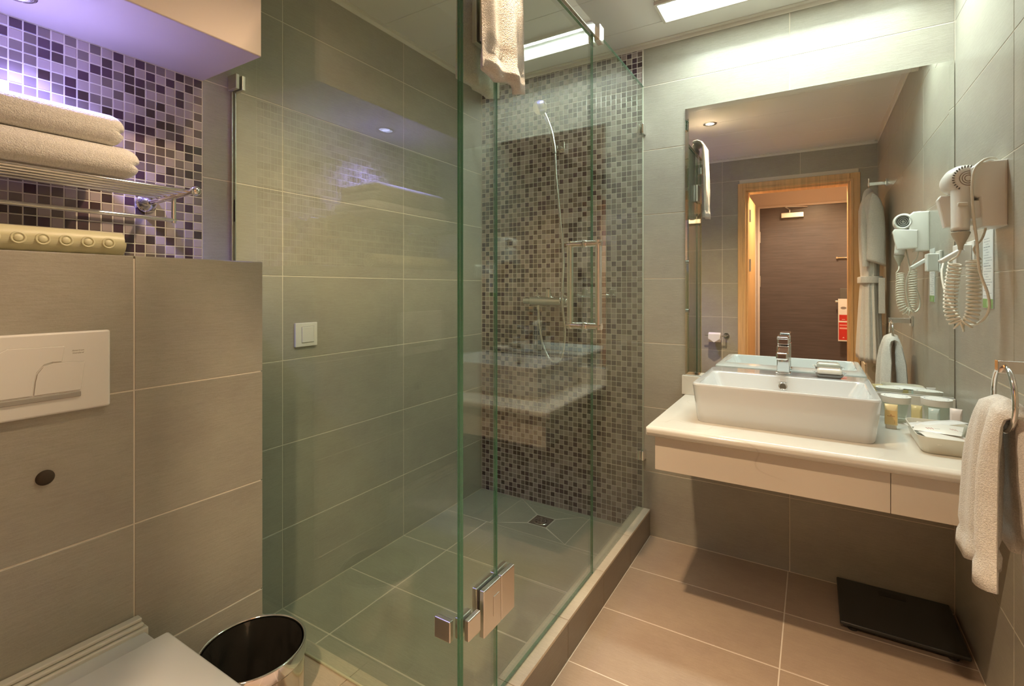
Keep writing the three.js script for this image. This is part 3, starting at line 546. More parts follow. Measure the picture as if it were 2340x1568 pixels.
{ // wall-hung toilet with closed lid
  const t = thing('toilet', 'white wall-hung toilet with closed square lid', 'toilet', [XB, 0, -0.337]), zc = -0.337, hw = 0.180;
  const outline = (x0, x1, w, y, r, k = 8) => { // straight at the wall, rounded at the front
    const p = []; p.push([x0, y, zc - w]);
    for (let i = 0; i <= k; i++) { const a = -Math.PI / 2 + Math.PI / 2 * i / k; p.push([x1 - r + r * Math.cos(a), y, zc - w + r + r * Math.sin(a)]); }
    for (let i = 0; i <= k; i++) { const a = Math.PI / 2 * i / k; p.push([x1 - r + r * Math.cos(a), y, zc + w - r + r * Math.sin(a)]); }
    p.push([x0, y, zc + w]); return p;
  };
  part('bowl', loft(flip([outline(XB + 0.002, -1.02, 0.12, 0.10, 0.10), outline(XB + 0.002, -0.90, 0.14, 0.16, 0.12), outline(XB + 0.002, -0.80, 0.168, 0.26, 0.13), outline(XB + 0.002, -0.765, 0.176, 0.34, 0.135), outline(XB + 0.002, -0.76, 0.178, 0.375, 0.135), outline(XB + 0.002, -0.765, 0.173, 0.380, 0.13)]), { cap0: true, cap1: true, crease: 0.7 }), porcelain, t);
  part('seat', loft(flip([outline(-1.215, -0.755, hw, 0.382, 0.13), outline(-1.215, -0.753, hw + 0.001, 0.386, 0.13), outline(-1.215, -0.753, hw + 0.001, 0.396, 0.13), outline(-1.213, -0.756, hw - 0.001, 0.399, 0.13)]), { cap0: true, cap1: true, crease: 0.7 }), whitePlastic, t);
  part('lid', loft(flip([outline(-1.182, -0.752, hw + 0.008, 0.401, 0.13), outline(-1.183, -0.750, hw + 0.009, 0.406, 0.13), outline(-1.183, -0.752, hw + 0.008, 0.416, 0.13), outline(-1.179, -0.76, hw + 0.002, 0.4205, 0.125)]), { cap0: true, cap1: true, crease: 0.7 }), porcelain, t);
  const hb = part('hinge_block', join([rbox(XB + 0.003, -1.262, 0.382, 0.404, zc - hw - 0.004, zc + hw + 0.004, 0.004), rbox(XB + 0.003, -1.268, 0.405, 0.413, zc - hw + 0.002, zc + hw - 0.002, 0.003), rbox(XB + 0.003, -1.276, 0.414, 0.422, zc - hw + 0.003, zc + hw - 0.003, 0.003)]), creamPlastic, t);
  part('deck', rbox(XB + 0.003, -1.19, 0.378, 0.3955, zc - hw + 0.002, zc + hw - 0.002, 0.004), porcelain, t);
}
{ // pedal-less bin with liner
  const cx = -1.150, cz = -0.692, R = 0.117, y = 0.296, t = thing('waste_bin', 'round chrome waste bin with a black liner', 'waste bin', [cx, 0, cz]);
  part('can', lathe([[0.0001, 0.002], [R - 0.012, 0.002], [R - 0.004, 0.008], [R - 0.002, y - 0.035], [R - 0.002, y - 0.004]], 56).translate(cx, 0, cz), mat([0.70, 0.66, 0.60], 0.12, { metalness: 1 }), t);
  part('rim', lathe([[R - 0.006, y - 0.032], [R + 0.001, y - 0.032], [R + 0.0025, y - 0.028], [R + 0.002, y - 0.002], [R - 0.001, y + 0.001], [R - 0.005, y - 0.002], [R - 0.006, y - 0.032]], 56).translate(cx, 0, cz), chrome, t);
  const rings = []; for (let j = 0; j <= 26; j++) { const k = j / 26, yy = lerp(y - 0.004, 0.05, k), r = []; for (let i = 0; i < 72; i++) { const a = i / 72 * Math.PI * 2, c = n3(Math.cos(a) * 2.6 + 20, Math.sin(a) * 2.6 + 20, k * 2.2 + 5) * 0.030 * Math.min(1, k * 5) + 0.006 * Math.sin(a * 13 + 5 * k + 2 * Math.sin(a * 3)) * Math.min(1, k * 6), rr = (R - 0.0075) * (1 - 0.16 * k * k) - Math.abs(c); r.push([cx + Math.cos(a) * rr, yy, cz + Math.sin(a) * rr]); } rings.push(r); }
  part('liner', loft(rings, { cap1: true }), mat([0.03, 0.027, 0.022], 0.16, { clearcoat: 1, clearcoatRoughness: 0.08 }), t);
}
{
  const t = thing('wall_switch', 'white square rocker switch on the shower wall tiles', 'switch', [XL, 0.985, -1.167]);
  part('plate', rbox(XL, XL + 0.009, 0.941, 1.028, -1.213, -1.121, 0.002), whitePlastic, t);
  part('gap', rbox(XL + 0.009, XL + 0.0092, 0.9545, 1.0145, -1.1985, -1.1455, 0.0001, 1), greyPlastic, t);
  part('rocker', rbox(XL + 0.008, XL + 0.0115, 0.956, 1.013, -1.197, -1.147, 0.0015), whitePlastic, t);
}
// ------------------------------------------------------------------ mirror and counter
{ // wall mirror with a narrow bevel
  const x0 = -0.490, x1 = XR - 0.003, y0 = 0.767, y1 = 1.961, z = ZS + 0.006, b = 0.015, d = 0.0009;
  const t = thing('wall_mirror', 'large plain mirror without a frame on the wall above the basin', 'mirror', [(x0 + x1) / 2, y0, ZS]);
  part('glass', box(x0 + b, x1 - b, y0 + b, y1 - b, ZS + 0.001, z), mirrorMat, t);
  const quad = (a, bq, c, e) => { const g = new THREE.BufferGeometry(); g.setAttribute('position', new THREE.Float32BufferAttribute([...a, ...bq, ...c, ...a, ...c, ...e], 3)); g.setAttribute('uv', new THREE.Float32BufferAttribute(new Array(12).fill(0), 2)); g.computeVertexNormals(); return g; };
  const o = [[x0, y0, z - d], [x1, y0, z - d], [x1, y1, z - d], [x0, y1, z - d]], i = [[x0 + b, y0 + b, z], [x1 - b, y0 + b, z], [x1 - b, y1 - b, z], [x0 + b, y1 - b, z]];
  for (let k = 0; k < 4; k++) { const m = (k + 1) % 4; part('bevel', quad(o[k], o[m], i[m], i[k]), mirrorMat, t); }
  part('back', box(x0 + 0.0005, x1 - 0.0005, y0 + 0.0005, y1 - 0.0005, ZS + 0.0005, z - d - 0.0004), mat([0.45, 0.55, 0.48], 0.3), t);
}
const CT = 0.681, CF = -1.695, CX = -0.492;
{
  const t = thing('countertop', 'cream stone countertop with rounded front edge under the basin', 'countertop', [0, CT, -2.0]), h = 0.036;
  const prof = [], r = h / 2; for (let i = 0; i <= 12; i++) { const a = Math.PI / 2 - Math.PI * i / 12; prof.push([CF - r + r * Math.cos(a), CT - r + r * Math.sin(a)]); }
  prof.push([ZS + 0.0005, CT - h], [ZS + 0.0005, CT]);
  const rings = [CX, CX + 0.004, 0, XR - 0.0005].map((x, k) => prof.map(([z, y]) => { const s = k === 0 ? 0.004 : 0; return [x, clamp(y, CT - h + s, CT - s), Math.min(z, CF - s)]; }));
  part('slab', boxUV(loft(rings, { cap0: true, cap1: true, crease: 0.6 }), 1), counterMat, t);
  part('back_splash', boxUV(rbox(-0.503, XR - 0.001, CT, 0.7655, ZS + 0.0005, ZS + 0.019, 0.002), 1), counterMat, t);
  part('side_splash', boxUV(rbox(XR - 0.016, XR - 0.0005, CT, 0.7, -2.29, CF - 0.02, 0.002), 1), counterMat, t);
  const z1 = -1.716, yb = 0.531, yt = CT - h;
  for (const [a, b] of [[-0.466, 0.1835], [0.1850, XR - 0.001]]) part('apron_slab', boxUV(rbox(a, b, yb, yt, z1 - 0.018, z1, 0.0012, 1), 1), marble, t);
  part('apron_slab', boxUV(rbox(-0.466, -0.448, yb, yt, ZS + 0.001, z1 - 0.019, 0.0012, 1), 1), marble, t);
}
{ // square vessel basin
  const t = thing('basin', 'white rectangular ceramic basin on the countertop', 'basin', [-0.096, CT, -2.06]);
  const cx = -0.096, zf = -1.838, zb = -2.286, cz = (zf + zb) / 2, w = 0.550, d = zf - zb, T = 0.818;
  const ox = -0.096, ow = 0.500, of = zf - 0.016, ob = -2.158, oz = (of + ob) / 2, od = of - ob;
  const rings = [rrect(cx, cz, w - 0.034, d - 0.02, 0.03, CT + 0.0005), rrect(cx, cz, w - 0.026, d - 0.014, 0.034, CT + 0.008), rrect(cx, cz, w - 0.004, d - 0.002, 0.03, T - 0.020), rrect(cx, cz, w, d, 0.028, T - 0.006), rrect(cx, cz, w - 0.004, d - 0.004, 0.027, T - 0.0012), rrect(cx, cz, w - 0.010, d - 0.010, 0.025, T),
    rrect(ox, oz, ow + 0.006, od + 0.006, 0.026, T), rrect(ox, oz, ow + 0.001, od + 0.001, 0.025, T - 0.0018), rrect(ox, oz, ow - 0.008, od - 0.008, 0.025, T - 0.012), rrect(ox, oz, ow - 0.07, od - 0.05, 0.035, T - 0.085), rrect(ox, oz, ow - 0.11, od - 0.085, 0.04, T - 0.103), rrect(ox, oz, ow - 0.2, od - 0.15, 0.04, T - 0.107)];
  part('bowl', loft(flip(rings), { cap0: true, cap1: true, crease: 0.5 }), porcelain, t);
  const oy = 0.781, oz2 = ob + 0.0125;
  part('overflow_ring', new THREE.TorusGeometry(0.0128, 0.0028, 10, 28).rotateX(-0.26).translate(-0.098, oy, oz2), chrome, t);
  part('overflow_hole', rod([-0.098, oy, oz2 - 0.003], [-0.098, oy - 0.0002, oz2 + 0.0012], 0.0108, 20), mat([0.12, 0.09, 0.06], 0.5), t);
  part('drain', lathe([[0.0001, 0.006], [0.014, 0.005], [0.019, 0.002], [0.021, 0]], 28).translate(ox, T - 0.1068, oz), chrome, t);
  const txt = canvasTex(256, 96, (c, W2, H2) => { c.fillStyle = '#d9dad9'; c.fillRect(0, 0, W2, H2); c.fillStyle = '#b09480'; c.font = 'italic 40px sans-serif'; c.textAlign = 'center'; c.fillText('American', W2 / 2, 40); c.fillText('Standard', W2 / 2, 86); });
  part('lettering', new THREE.PlaneGeometry(0.030, 0.0115).rotateX(-0.26).translate(-0.098, 0.8035, ob + 0.0072), mat([1, 1, 1], 0.15, { map: txt }), t);
}
{ // single-lever tap
  const t = thing('basin_tap', 'square chrome single-lever tap on the basin rim', 'tap', [-0.10, 0.818, -2.235]), cx = -0.100, cz = -2.236, y = 0.818;
  part('base', rbox(cx - 0.026, cx + 0.026, y, y + 0.006, cz - 0.027, cz + 0.027, 0.002), chrome, t);
  part('column', rbox(cx - 0.0225, cx + 0.0225, y + 0.005, y + 0.112, cz - 0.024, cz + 0.024, 0.006, 4), chrome, t);
  part('spout', join([rbox(cx - 0.020, cx + 0.020, y + 0.066, y + 0.094, cz + 0.015, cz + 0.118, 0.007, 4)]), chrome, t);
  part('aerator', rod([cx, y + 0.069, cz + 0.098], [cx, y + 0.058, cz + 0.100], 0.011, 18), steel, t);
  part('lever', join([rbox(cx - 0.021, cx + 0.021, y + 0.114, y + 0.142, cz - 0.023, cz + 0.022, 0.006, 3), rbox(cx - 0.019, cx + 0.019, y + 0.142, y + 0.151, cz - 0.022, cz + 0.085, 0.003, 3)]), chrome, t);
}
{ // wrapped soap on its tray
  const t = thing('wrapped_soap', 'wrapped soap bar on a grey dish on the basin rim', 'soap', [0.055, 0.818, -2.222]), cx = 0.053, cz = -2.222, y = 0.818;
  part('dish', loft(flip([rrect(cx, cz, 0.072, 0.044, 0.010, y + 0.0005), rrect(cx, cz, 0.088, 0.056, 0.012, y + 0.010), rrect(cx, cz, 0.090, 0.058, 0.012, y + 0.013), rrect(cx, cz, 0.082, 0.050, 0.011, y + 0.012)]), { cap0: true, cap1: true, crease: 0.5 }), mat([0.22, 0.21, 0.19], 0.25), t);
  const g = new RoundedBoxGeometry(0.082, 0.024, 0.050, 6, 0.0115); ruffle(mergeVertices((g.deleteAttribute('uv'), g), 1e-5), 0.001, 60);
  part('wrapper', g.translate(cx, y + 0.024, cz), mat([0.85, 0.80, 0.70], 0.15, { clearcoat: 1, clearcoatRoughness: 0.1 }), t);
  const flap = sx => { const rows = []; for (let j = 0; j <= 6; j++) { const r = []; for (let i = 0; i <= 10; i++) { const u = i / 10 - 0.5; r.push([cx + sx * (0.039 + 0.016 * j / 6), y + 0.022 - 0.004 * j / 6 + 0.003 * Math.sin(i * 2.3 + j), cz + u * (0.034 + 0.014 * j / 6)]); } rows.push(r); } return loft(rows, { closed: false }); };
  const film = mat([0.92, 0.94, 0.92], 0.08, { transmission: 0.7, thickness: 0, side: THREE.DoubleSide }); for (const k of [1, -1]) part('wrapper_end', flap(k), film, t);
}
// amenities beside the basin
function cup(label, x, z) {
  const t = thing('tumbler', label, 'cup', [x, CT, z], 'lidded tumblers'), clear = mat([0.95, 0.97, 0.94], 0.03, { transmission: 0.96, thickness: 0, ior: 1.3 });
  part('glass', lathe([[0.0001, 0.0010], [0.026, 0.0010], [0.029, 0.003], [0.0385, 0.073], [0.039, 0.075], [0.037, 0.074], [0.0275, 0.006], [0.0001, 0.006]], 36).translate(x, CT, z), clear, t);
  const tx = canvasTex(256, 256, (c, w, h) => { c.fillStyle = '#efeeea'; c.fillRect(0, 0, w, h); c.strokeStyle = '#8f9290'; c.lineWidth = 9; c.setLineDash([11, 5, 7, 6, 15, 9, 5, 12]); c.beginPath(); c.arc(128, 128, 96, 0.2, 2.7); c.stroke(); c.beginPath(); c.arc(128, 128, 96, 3.5, 5.9); c.stroke(); });
  const top = new THREE.CylinderGeometry(0.0435, 0.0425, 0.0015, 40).translate(x, CT + 0.0905, z);
  const l = part('paper_lid', lathe([[0.0400, 0.070], [0.0418, 0.069], [0.0434, 0.0888], [0.0425, 0.0898], [0.0415, 0.0885]], 40).translate(x, CT, z), mat([0.84, 0.80, 0.73], 0.7), t);
  part('lid_top', top, mat([0.92, 0.91, 0.88], 0.7, { map: tx }), l);
}
cup('clear tumbler with white paper lid close to the basin', 0.252, -2.218);
cup('clear tumbler with white paper lid in the wall corner', 0.366, -2.232);
const labelTex = canvasTex(256, 384, (c, w, h) => {
  c.fillStyle = '#f6d08c'; c.fillRect(0, 0, w, h); c.fillStyle = '#a8301c'; c.beginPath(); c.moveTo(112, 122); c.quadraticCurveTo(128, 108, 144, 122); c.lineTo(140, 132); c.lineTo(116, 132); c.fill();
  c.font = 'bold 34px serif'; c.textAlign = 'center'; c.fillText('RAMADA', 128, 166); c.fillStyle = '#a8602c'; c.save(); c.translate(206, 300); c.rotate(-Math.PI / 2); c.fillRect(-50, -5, 22, 5); c.fillRect(-22, -5, 34, 5); c.fillRect(20, -5, 26, 5); c.restore();
});
function bottle(label, x, z, turn, w, h, body, cap, face) { // flat rectangular hotel bottle standing on its cap
  const t = thing('toiletry_bottle', label, 'bottle', [x, CT, z], 'small toiletry bottles'); t.rotation.y = turn;
  const add = (n, g, m, p = t) => { const q = new THREE.Mesh(g, m); q.name = n; q.castShadow = q.receiveShadow = true; p.add(q); return q; };
  add('cap', loft(flip([rrect(0, 0, w * 0.86, 0.018, 0.006, 0.0005), rrect(0, 0, w * 0.86, 0.018, 0.006, h * 0.16)]), { cap0: true, cap1: true, crease: 0.5 }), cap);
  const b = add('body', loft(flip([rrect(0, 0, w * 0.97, 0.020, 0.008, h * 0.162), rrect(0, 0, w, 0.022, 0.009, h * 0.2), rrect(0, 0, w, 0.020, 0.009, h * 0.8), rrect(0, 0, w, 0.010, 0.004, h * 0.95), rrect(0, 0, w, 0.003, 0.001, h)]), { cap0: true, cap1: true, crease: 0.6 }), body);
  if (face) add('label', new THREE.PlaneGeometry(w * 0.9, h * 0.56).translate(0, h * 0.48, 0.0115), face, b);
  return t;
}
const clearCap = mat([0.9, 0.88, 0.8], 0.15, { transmission: 0.5, thickness: 0 });
bottle('amber shampoo bottle with red lettering in front of the tumbler', 0.226, -2.098, -0.12, 0.036, 0.082, mat([0.98, 0.78, 0.42], 0.25, { transmission: 0.1, thickness: 0 }), mat([0.84, 0.72, 0.56], 0.25), mat([1, 1, 1], 0.3, { map: labelTex }));
bottle('pale yellow toiletry bottle between the two tumblers', 0.303, -2.165, -0.3, 0.030, 0.074, mat([0.86, 0.76, 0.42], 0.2, { transmission: 0.3, thickness: 0 }), clearCap);
bottle('pale blue-green toiletry bottle in front of the corner tumbler', 0.345, -2.140, -0.3, 0.030, 0.074, mat([0.74, 0.86, 0.82], 0.2, { transmission: 0.3, thickness: 0 }), clearCap);
bottle('white lotion bottle against the right wall behind the packets', 0.394, -2.105, -0.3, 0.031, 0.086, mat([0.86, 0.78, 0.74], 0.25), mat([0.86, 0.87, 0.85], 0.25));
{
  const t = thing('amenity_tray', 'translucent cream plastic tray holding toiletry packets', 'tray', [0.335, CT, -1.95]), cx = 0.332, cz = -1.945, plastic = mat([0.84, 0.80, 0.68], 0.3, { transmission: 0.25, thickness: 0 });
  part('shell', loft(flip([rrect(cx, cz, 0.118, 0.215, 0.02, CT + 0.0006), rrect(cx, cz, 0.128, 0.226, 0.024, CT + 0.006), rrect(cx, cz, 0.150, 0.252, 0.032, CT + 0.047), rrect(cx, cz, 0.151, 0.253, 0.032, CT + 0.050), rrect(cx, cz, 0.146, 0.248, 0.031, CT + 0.050), rrect(cx, cz, 0.124, 0.222, 0.023, CT + 0.008), rrect(cx, cz, 0.11, 0.205, 0.02, CT + 0.005)]), { cap0: true, cap1: true, crease: 0.5 }), plastic, t);
  const ptx = canvasTex(256, 256, (c, w, h) => { c.fillStyle = '#f2f0ea'; c.fillRect(0, 0, w, h); for (const [x, y] of [[70, 60], [170, 150], [60, 200]]) { c.lineCap = 'round'; for (let k = 0; k < 3; k++) { c.strokeStyle = '#b4685c'; c.lineWidth = 5; c.beginPath(); c.moveTo(x + k * 12, y - k * 3); c.lineTo(x + 14 + k * 12, y + 20 - k * 3); c.stroke(); } c.strokeStyle = '#8b8b86'; c.lineWidth = 4; c.beginPath(); c.moveTo(x + 44, y); c.lineTo(x + 66, y - 4); c.stroke(); } });
  const white = mat([0.94, 0.93, 0.91], 0.35, { map: ptx, clearcoat: 0.5, clearcoatRoughness: 0.15, side: THREE.DoubleSide }), plainWhite = mat([0.86, 0.87, 0.86], 0.3, { clearcoat: 0.5, clearcoatRoughness: 0.15 });
  const packet = (label, x, y, z, w, d, rx, ry, rz, m, thick = 0.007) => {
    const p = thing('toiletry_packet', label, 'packet', [x, y, z], 'packets in the tray'); p.rotation.set(rx, ry, rz);
    const top = [], bot = []; for (let j = 0; j <= 8; j++) { const a = [], b = []; for (let i = 0; i <= 8; i++) { const u = i / 4 - 1, v = j / 4 - 1, k = (1 - u ** 4) * (1 - v ** 4), q = 0.0012 * n3(i * 0.9 + x * 90, j * 0.9 + z * 70, y * 50); a.push([u * w / 2, k * thick + q * k, v * d / 2]); b.push([u * w / 2, -k * thick * 0.5 + q * k, v * d / 2]); } top.push(a); bot.push(b); }
    const f = rows => loft(rows, { closed: false }); const g = join([f(top.slice().reverse()), f(bot)]);
    const q = new THREE.Mesh(g, m); q.name = 'sachet'; q.castShadow = q.receiveShadow = true; p.add(q);
  };
  packet('flat white packet with red strokes at the front of the tray', 0.334, CT + 0.038, -1.885, 0.105, 0.10, 0.16, 0.35, -0.06, white);
  packet('flat white packet with red strokes in the middle of the tray', 0.322, CT + 0.052, -1.94, 0.110, 0.09, 0.10, -0.25, 0.05, white);
  packet('long white packet with a clear corner lying across the tray', 0.335, CT + 0.058, -1.985, 0.140, 0.045, -0.06, 0.55, 0.10, plainWhite);
  packet('crumpled white packet at the back of the tray', 0.305, CT + 0.042, -2.015, 0.10, 0.08, -0.1, 0.1, 0.1, plainWhite);
}
{ // bathroom scale under the counter
  const t = thing('bathroom_scale', 'black flat bathroom scale on the floor under the counter', 'scale', [0.24, 0, -2.155]);
  part('platform', rbox(0.078, 0.412, 0.022, 0.034, -2.302, -2.003, 0.004), mat([0.035, 0.036, 0.032], 0.22), t);
  part('body', rbox(0.10, 0.39, 0.008, 0.022, -2.28, -2.02, 0.004), darkRubber, t);
  part('display', rbox(0.205, 0.285, 0.034, 0.0346, -2.272, -2.242, 0.0003, 1), mat([0.008, 0.008, 0.008], 0.08), t);
  for (const [x, z] of [[0.115, -2.265], [0.375, -2.265], [0.115, -2.035], [0.375, -2.035]]) part('foot', rod([x, 0.0005, z], [x, 0.009, z], 0.014, 16), darkRubber, t);
}
// ------------------------------------------------------------------ right wall
{ // hair dryer in its holder
  const t = thing('dryer_holder', 'white wall holder cradling the hair dryer', 'holder', [XR, 1.40, -1.81]);
  const side = (pts, z0, z1, r) => new THREE.ExtrudeGeometry((() => { const s = new THREE.Shape(); pts.forEach((p, i) => i ? s.lineTo(...p) : s.moveTo(...p)); return s; })(), { depth: z1 - z0 - 2 * r, bevelEnabled: true, bevelThickness: r, bevelSize: r, bevelSegments: 3 }).translate(0, 0, z0 + r);
  part('back_box', toCreasedNormals(side([[XR - 0.006, 1.325], [XR - 0.006, 1.483], [XR - 0.052, 1.483], [XR - 0.064, 1.472], [XR - 0.063, 1.408], [XR - 0.048, 1.40], [XR - 0.042, 1.325]], -1.855, -1.752, 0.007), 0.6), dryerPlastic, t);
  part('cradle', toCreasedNormals(side([[XR - 0.045, 1.335], [XR - 0.045, 1.405], [XR - 0.118, 1.412], [XR - 0.122, 1.405], [XR - 0.108, 1.332]], -1.86, -1.825, 0.005), 0.6), dryerPlastic, t);
  part('cradle_arm', toCreasedNormals(side([[XR - 0.05, 1.345], [XR - 0.05, 1.385], [XR - 0.075, 1.385], [XR - 0.072, 1.345]], -1.83, -1.76, 0.004), 0.6), dryerPlastic, t);
  const d = thing('hair_dryer', 'white hair dryer with round slotted intake and coiled cord', 'hair dryer', [0.335, 1.43, -1.76]);
  const hx = 0.348, hy = 1.450, hz = -1.802, yaw = 0.18;                      // intake turned towards the room
  const turn = g => g.rotateY(yaw).translate(hx, hy, hz);
  part('head', turn(lathe([[0.0001, 0.040], [0.020, 0.0395], [0.030, 0.036], [0.038, 0.026], [0.0405, 0.010], [0.040, -0.010], [0.035, -0.034], [0.031, -0.050], [0.026, -0.050], [0.025, -0.030], [0.0001, -0.028]], 40).rotateX(Math.PI / 2)), dryerPlastic, d);
  const slots = []; for (let i = 0; i < 30; i++) slots.push(box(-0.0012, 0.0012, -0.0062, 0.0062, -0.001, 0.0012).rotateX(0.62).translate(0, 0.0295, 0.0355).rotateZ(i / 30 * Math.PI * 2));
  part('intake_slots', turn(join(slots)), mat([0.12, 0.09, 0.07], 0.6), d);
  part('intake_rings', turn(join([0.008, 0.0135, 0.019].map(r => new THREE.TorusGeometry(r, 0.0011, 6, 30).translate(0, 0, 0.0398)))), mat([0.30, 0.23, 0.18], 0.6), d);
  part('outlet_grille', turn(join([0.0075, 0.0145, 0.0215].map(r => new THREE.TorusGeometry(r, 0.0014, 6, 30).translate(0, 0, -0.046)))), blackGloss, d);
  const hrings = []; for (let j = 0; j <= 12; j++) { const k = j / 12, x = lerp(0.346, 0.337, k), y = lerp(1.44, 1.308, k), z = lerp(-1.790, -1.756, k), rx = lerp(0.023, 0.019, k), rz = lerp(0.026, 0.021, k), r = []; for (let i = 0; i < 28; i++) { const a = i / 28 * Math.PI * 2; r.push([x + Math.cos(a) * rx, y, z + Math.sin(a) * rz]); } hrings.push(r); }
  const hd = part('grip', loft(hrings, { cap0: true, cap1: true }), dryerPlastic, d);
  part('switch', rbox(0.330, 0.352, 1.374, 1.384, -1.7535, -1.744, 0.003), creamPlastic, hd);
  part('cord_boot', lathe([[0.019, 0.306], [0.0205, 0.303], [0.015, 0.288], [0.006, 0.268], [0.0055, 0.258], [0.0001, 0.258]], 24).translate(0.337, 1.0, -1.752), mat([0.52, 0.48, 0.38], 0.5), d);
  const cordMat = mat([0.78, 0.72, 0.60], 0.42);
  // coil along a hanging U
  const U = new THREE.CatmullRomCurve3([[0.335, 1.225, -1.800], [0.333, 1.19, -1.815], [0.331, 1.13, -1.833], [0.334, 1.085, -1.840], [0.346, 1.056, -1.838], [0.358, 1.050, -1.832], [0.372, 1.072, -1.824], [0.377, 1.12, -1.820], [0.377, 1.18, -1.820], [0.376, 1.235, -1.820]].map(p => new THREE.Vector3(...p)));
  const turns = 36, pts = [[0.337, 1.26, -1.752], [0.335, 1.245, -1.765]], n = turns * 12, fr = U.computeFrenetFrames(n);
  for (let i = 0; i <= n; i++) {
    const k = i / n, w = k < 0.5 ? smooth(clamp(k * 2, 0, 1)) : 1, kk = k, c = U.getPointAt(kk), T = U.getTangentAt(kk), B = new THREE.Vector3(-0.42, 0, 0.9).normalize(), A = new THREE.Vector3().crossVectors(T, B).normalize(), C = new THREE.Vector3().crossVectors(A, T).normalize();
    const a = i / n * turns * Math.PI * 2, r = 0.0142; pts.push([c.x + (A.x * Math.cos(a) + C.x * Math.sin(a)) * r, c.y + (A.y * Math.cos(a) + C.y * Math.sin(a)) * r, c.z + (A.z * Math.cos(a) + C.z * Math.sin(a)) * r]);
  }
  pts.push([0.376, 1.262, -1.815], [0.392, 1.29, -1.81], [0.400, 1.325, -1.805]);
  part('coiled_cord', new THREE.TubeGeometry(new THREE.CatmullRomCurve3(pts.map(p => new THREE.Vector3(...p))), n + 40, 0.0027, 6), cordMat, d);
  part('mains_cord', tube([[0.418, 1.488, -1.785], [0.410, 1.497, -1.775], [0.385, 1.493, -1.752], [0.364, 1.47, -1.742], [0.358, 1.42, -1.742], [0.362, 1.34, -1.745], [0.370, 1.28, -1.755], [0.380, 1.20, -1.775], [0.398, 1.14, -1.785], [0.404, 1.10, -1.80], [0.395, 1.065, -1.83], [0.375, 1.052, -1.865], [0.352, 1.09, -1.905], [0.338, 1.15, -1.945], [0.338, 1.205, -1.985], [0.346, 1.232, -2.008]], 0.0033, 140, 8), cordMat, d);
}
{
  const t = thing('wall_socket', 'white wall socket with an angled plug near the mirror', 'socket', [XR, 1.26, -2.07]);
  part('plate', rbox(XR - 0.010, XR - 0.0005, 1.218, 1.303, -2.112, -2.027, 0.003), whitePlastic, t);
  part('adapter', rbox(XR - 0.046, XR - 0.010, 1.222, 1.292, -2.098, -2.042, 0.004), whitePlastic, t);
  part('plug', rbox(-0.034, 0.034, -0.007, 0.007, -0.018, 0.018, 0.004).rotateZ(0.62).translate(XR - 0.060, 1.257, -2.035), whitePlastic, t);
}
{
  const tx = canvasTex(256, 512, (c, w, h) => {
    c.fillStyle = '#edefec'; c.fillRect(0, 0, w, h); c.fillStyle = '#86b06a'; c.fillRect(0, 452, w, 60); c.fillStyle = '#b9d6a6'; c.beginPath(); c.arc(120, 482, 22, 0, 7); c.fill();
    for (let r = 0; r < 22; r++) { let x = 26 + (r % 3 === 2 ? 50 : 0); const y = 52 + r * 18, end = 230 - hash(r, 1, 9) * 110; c.fillStyle = r % 7 === 3 ? '#5c646c' : '#a3a8ac'; while (x < end) { const l = 6 + hash(r, x, 4) * 16; c.fillRect(x, y, l, 5); x += l + 5; } }
  });
  const t = thing('notice_card', 'white notice card with green foot under the hair dryer', 'notice', [XR, 1.2, -1.92]);
  part('card', rbox(XR - 0.0022, XR - 0.0003, 1.098, 1.322, -1.965, -1.868, 0.0004, 1), mat([0.86, 0.87, 0.86], 0.4), t);
  part('print', new THREE.PlaneGeometry(0.095, 0.222).rotateY(-Math.PI / 2).translate(XR - 0.0026, 1.21, -1.9165), mat([0.95, 0.95, 0.95], 0.35, { map: tx }), t);
}
{ // towel ring and hand towel
  const t = thing('towel_ring', 'chrome towel ring on a flat arm from the right wall', 'towel ring', [XR, 0.985, -1.425]), x = 0.343, z = -1.425, R = 0.068, yc = 0.925;
  part('wall_plate', rbox(XR - 0.010, XR - 0.0005, 0.965, 1.017, z - 0.026, z + 0.026, 0.002), chrome, t);
  part('arm', rbox(x - 0.012, XR - 0.009, 0.978, 1.004, z - 0.012, z + 0.012, 0.002), chrome, t);
  part('ring', new THREE.TorusGeometry(R, 0.0052, 12, 60).rotateY(Math.PI / 2).translate(x, yc, z), chrome, t);
}
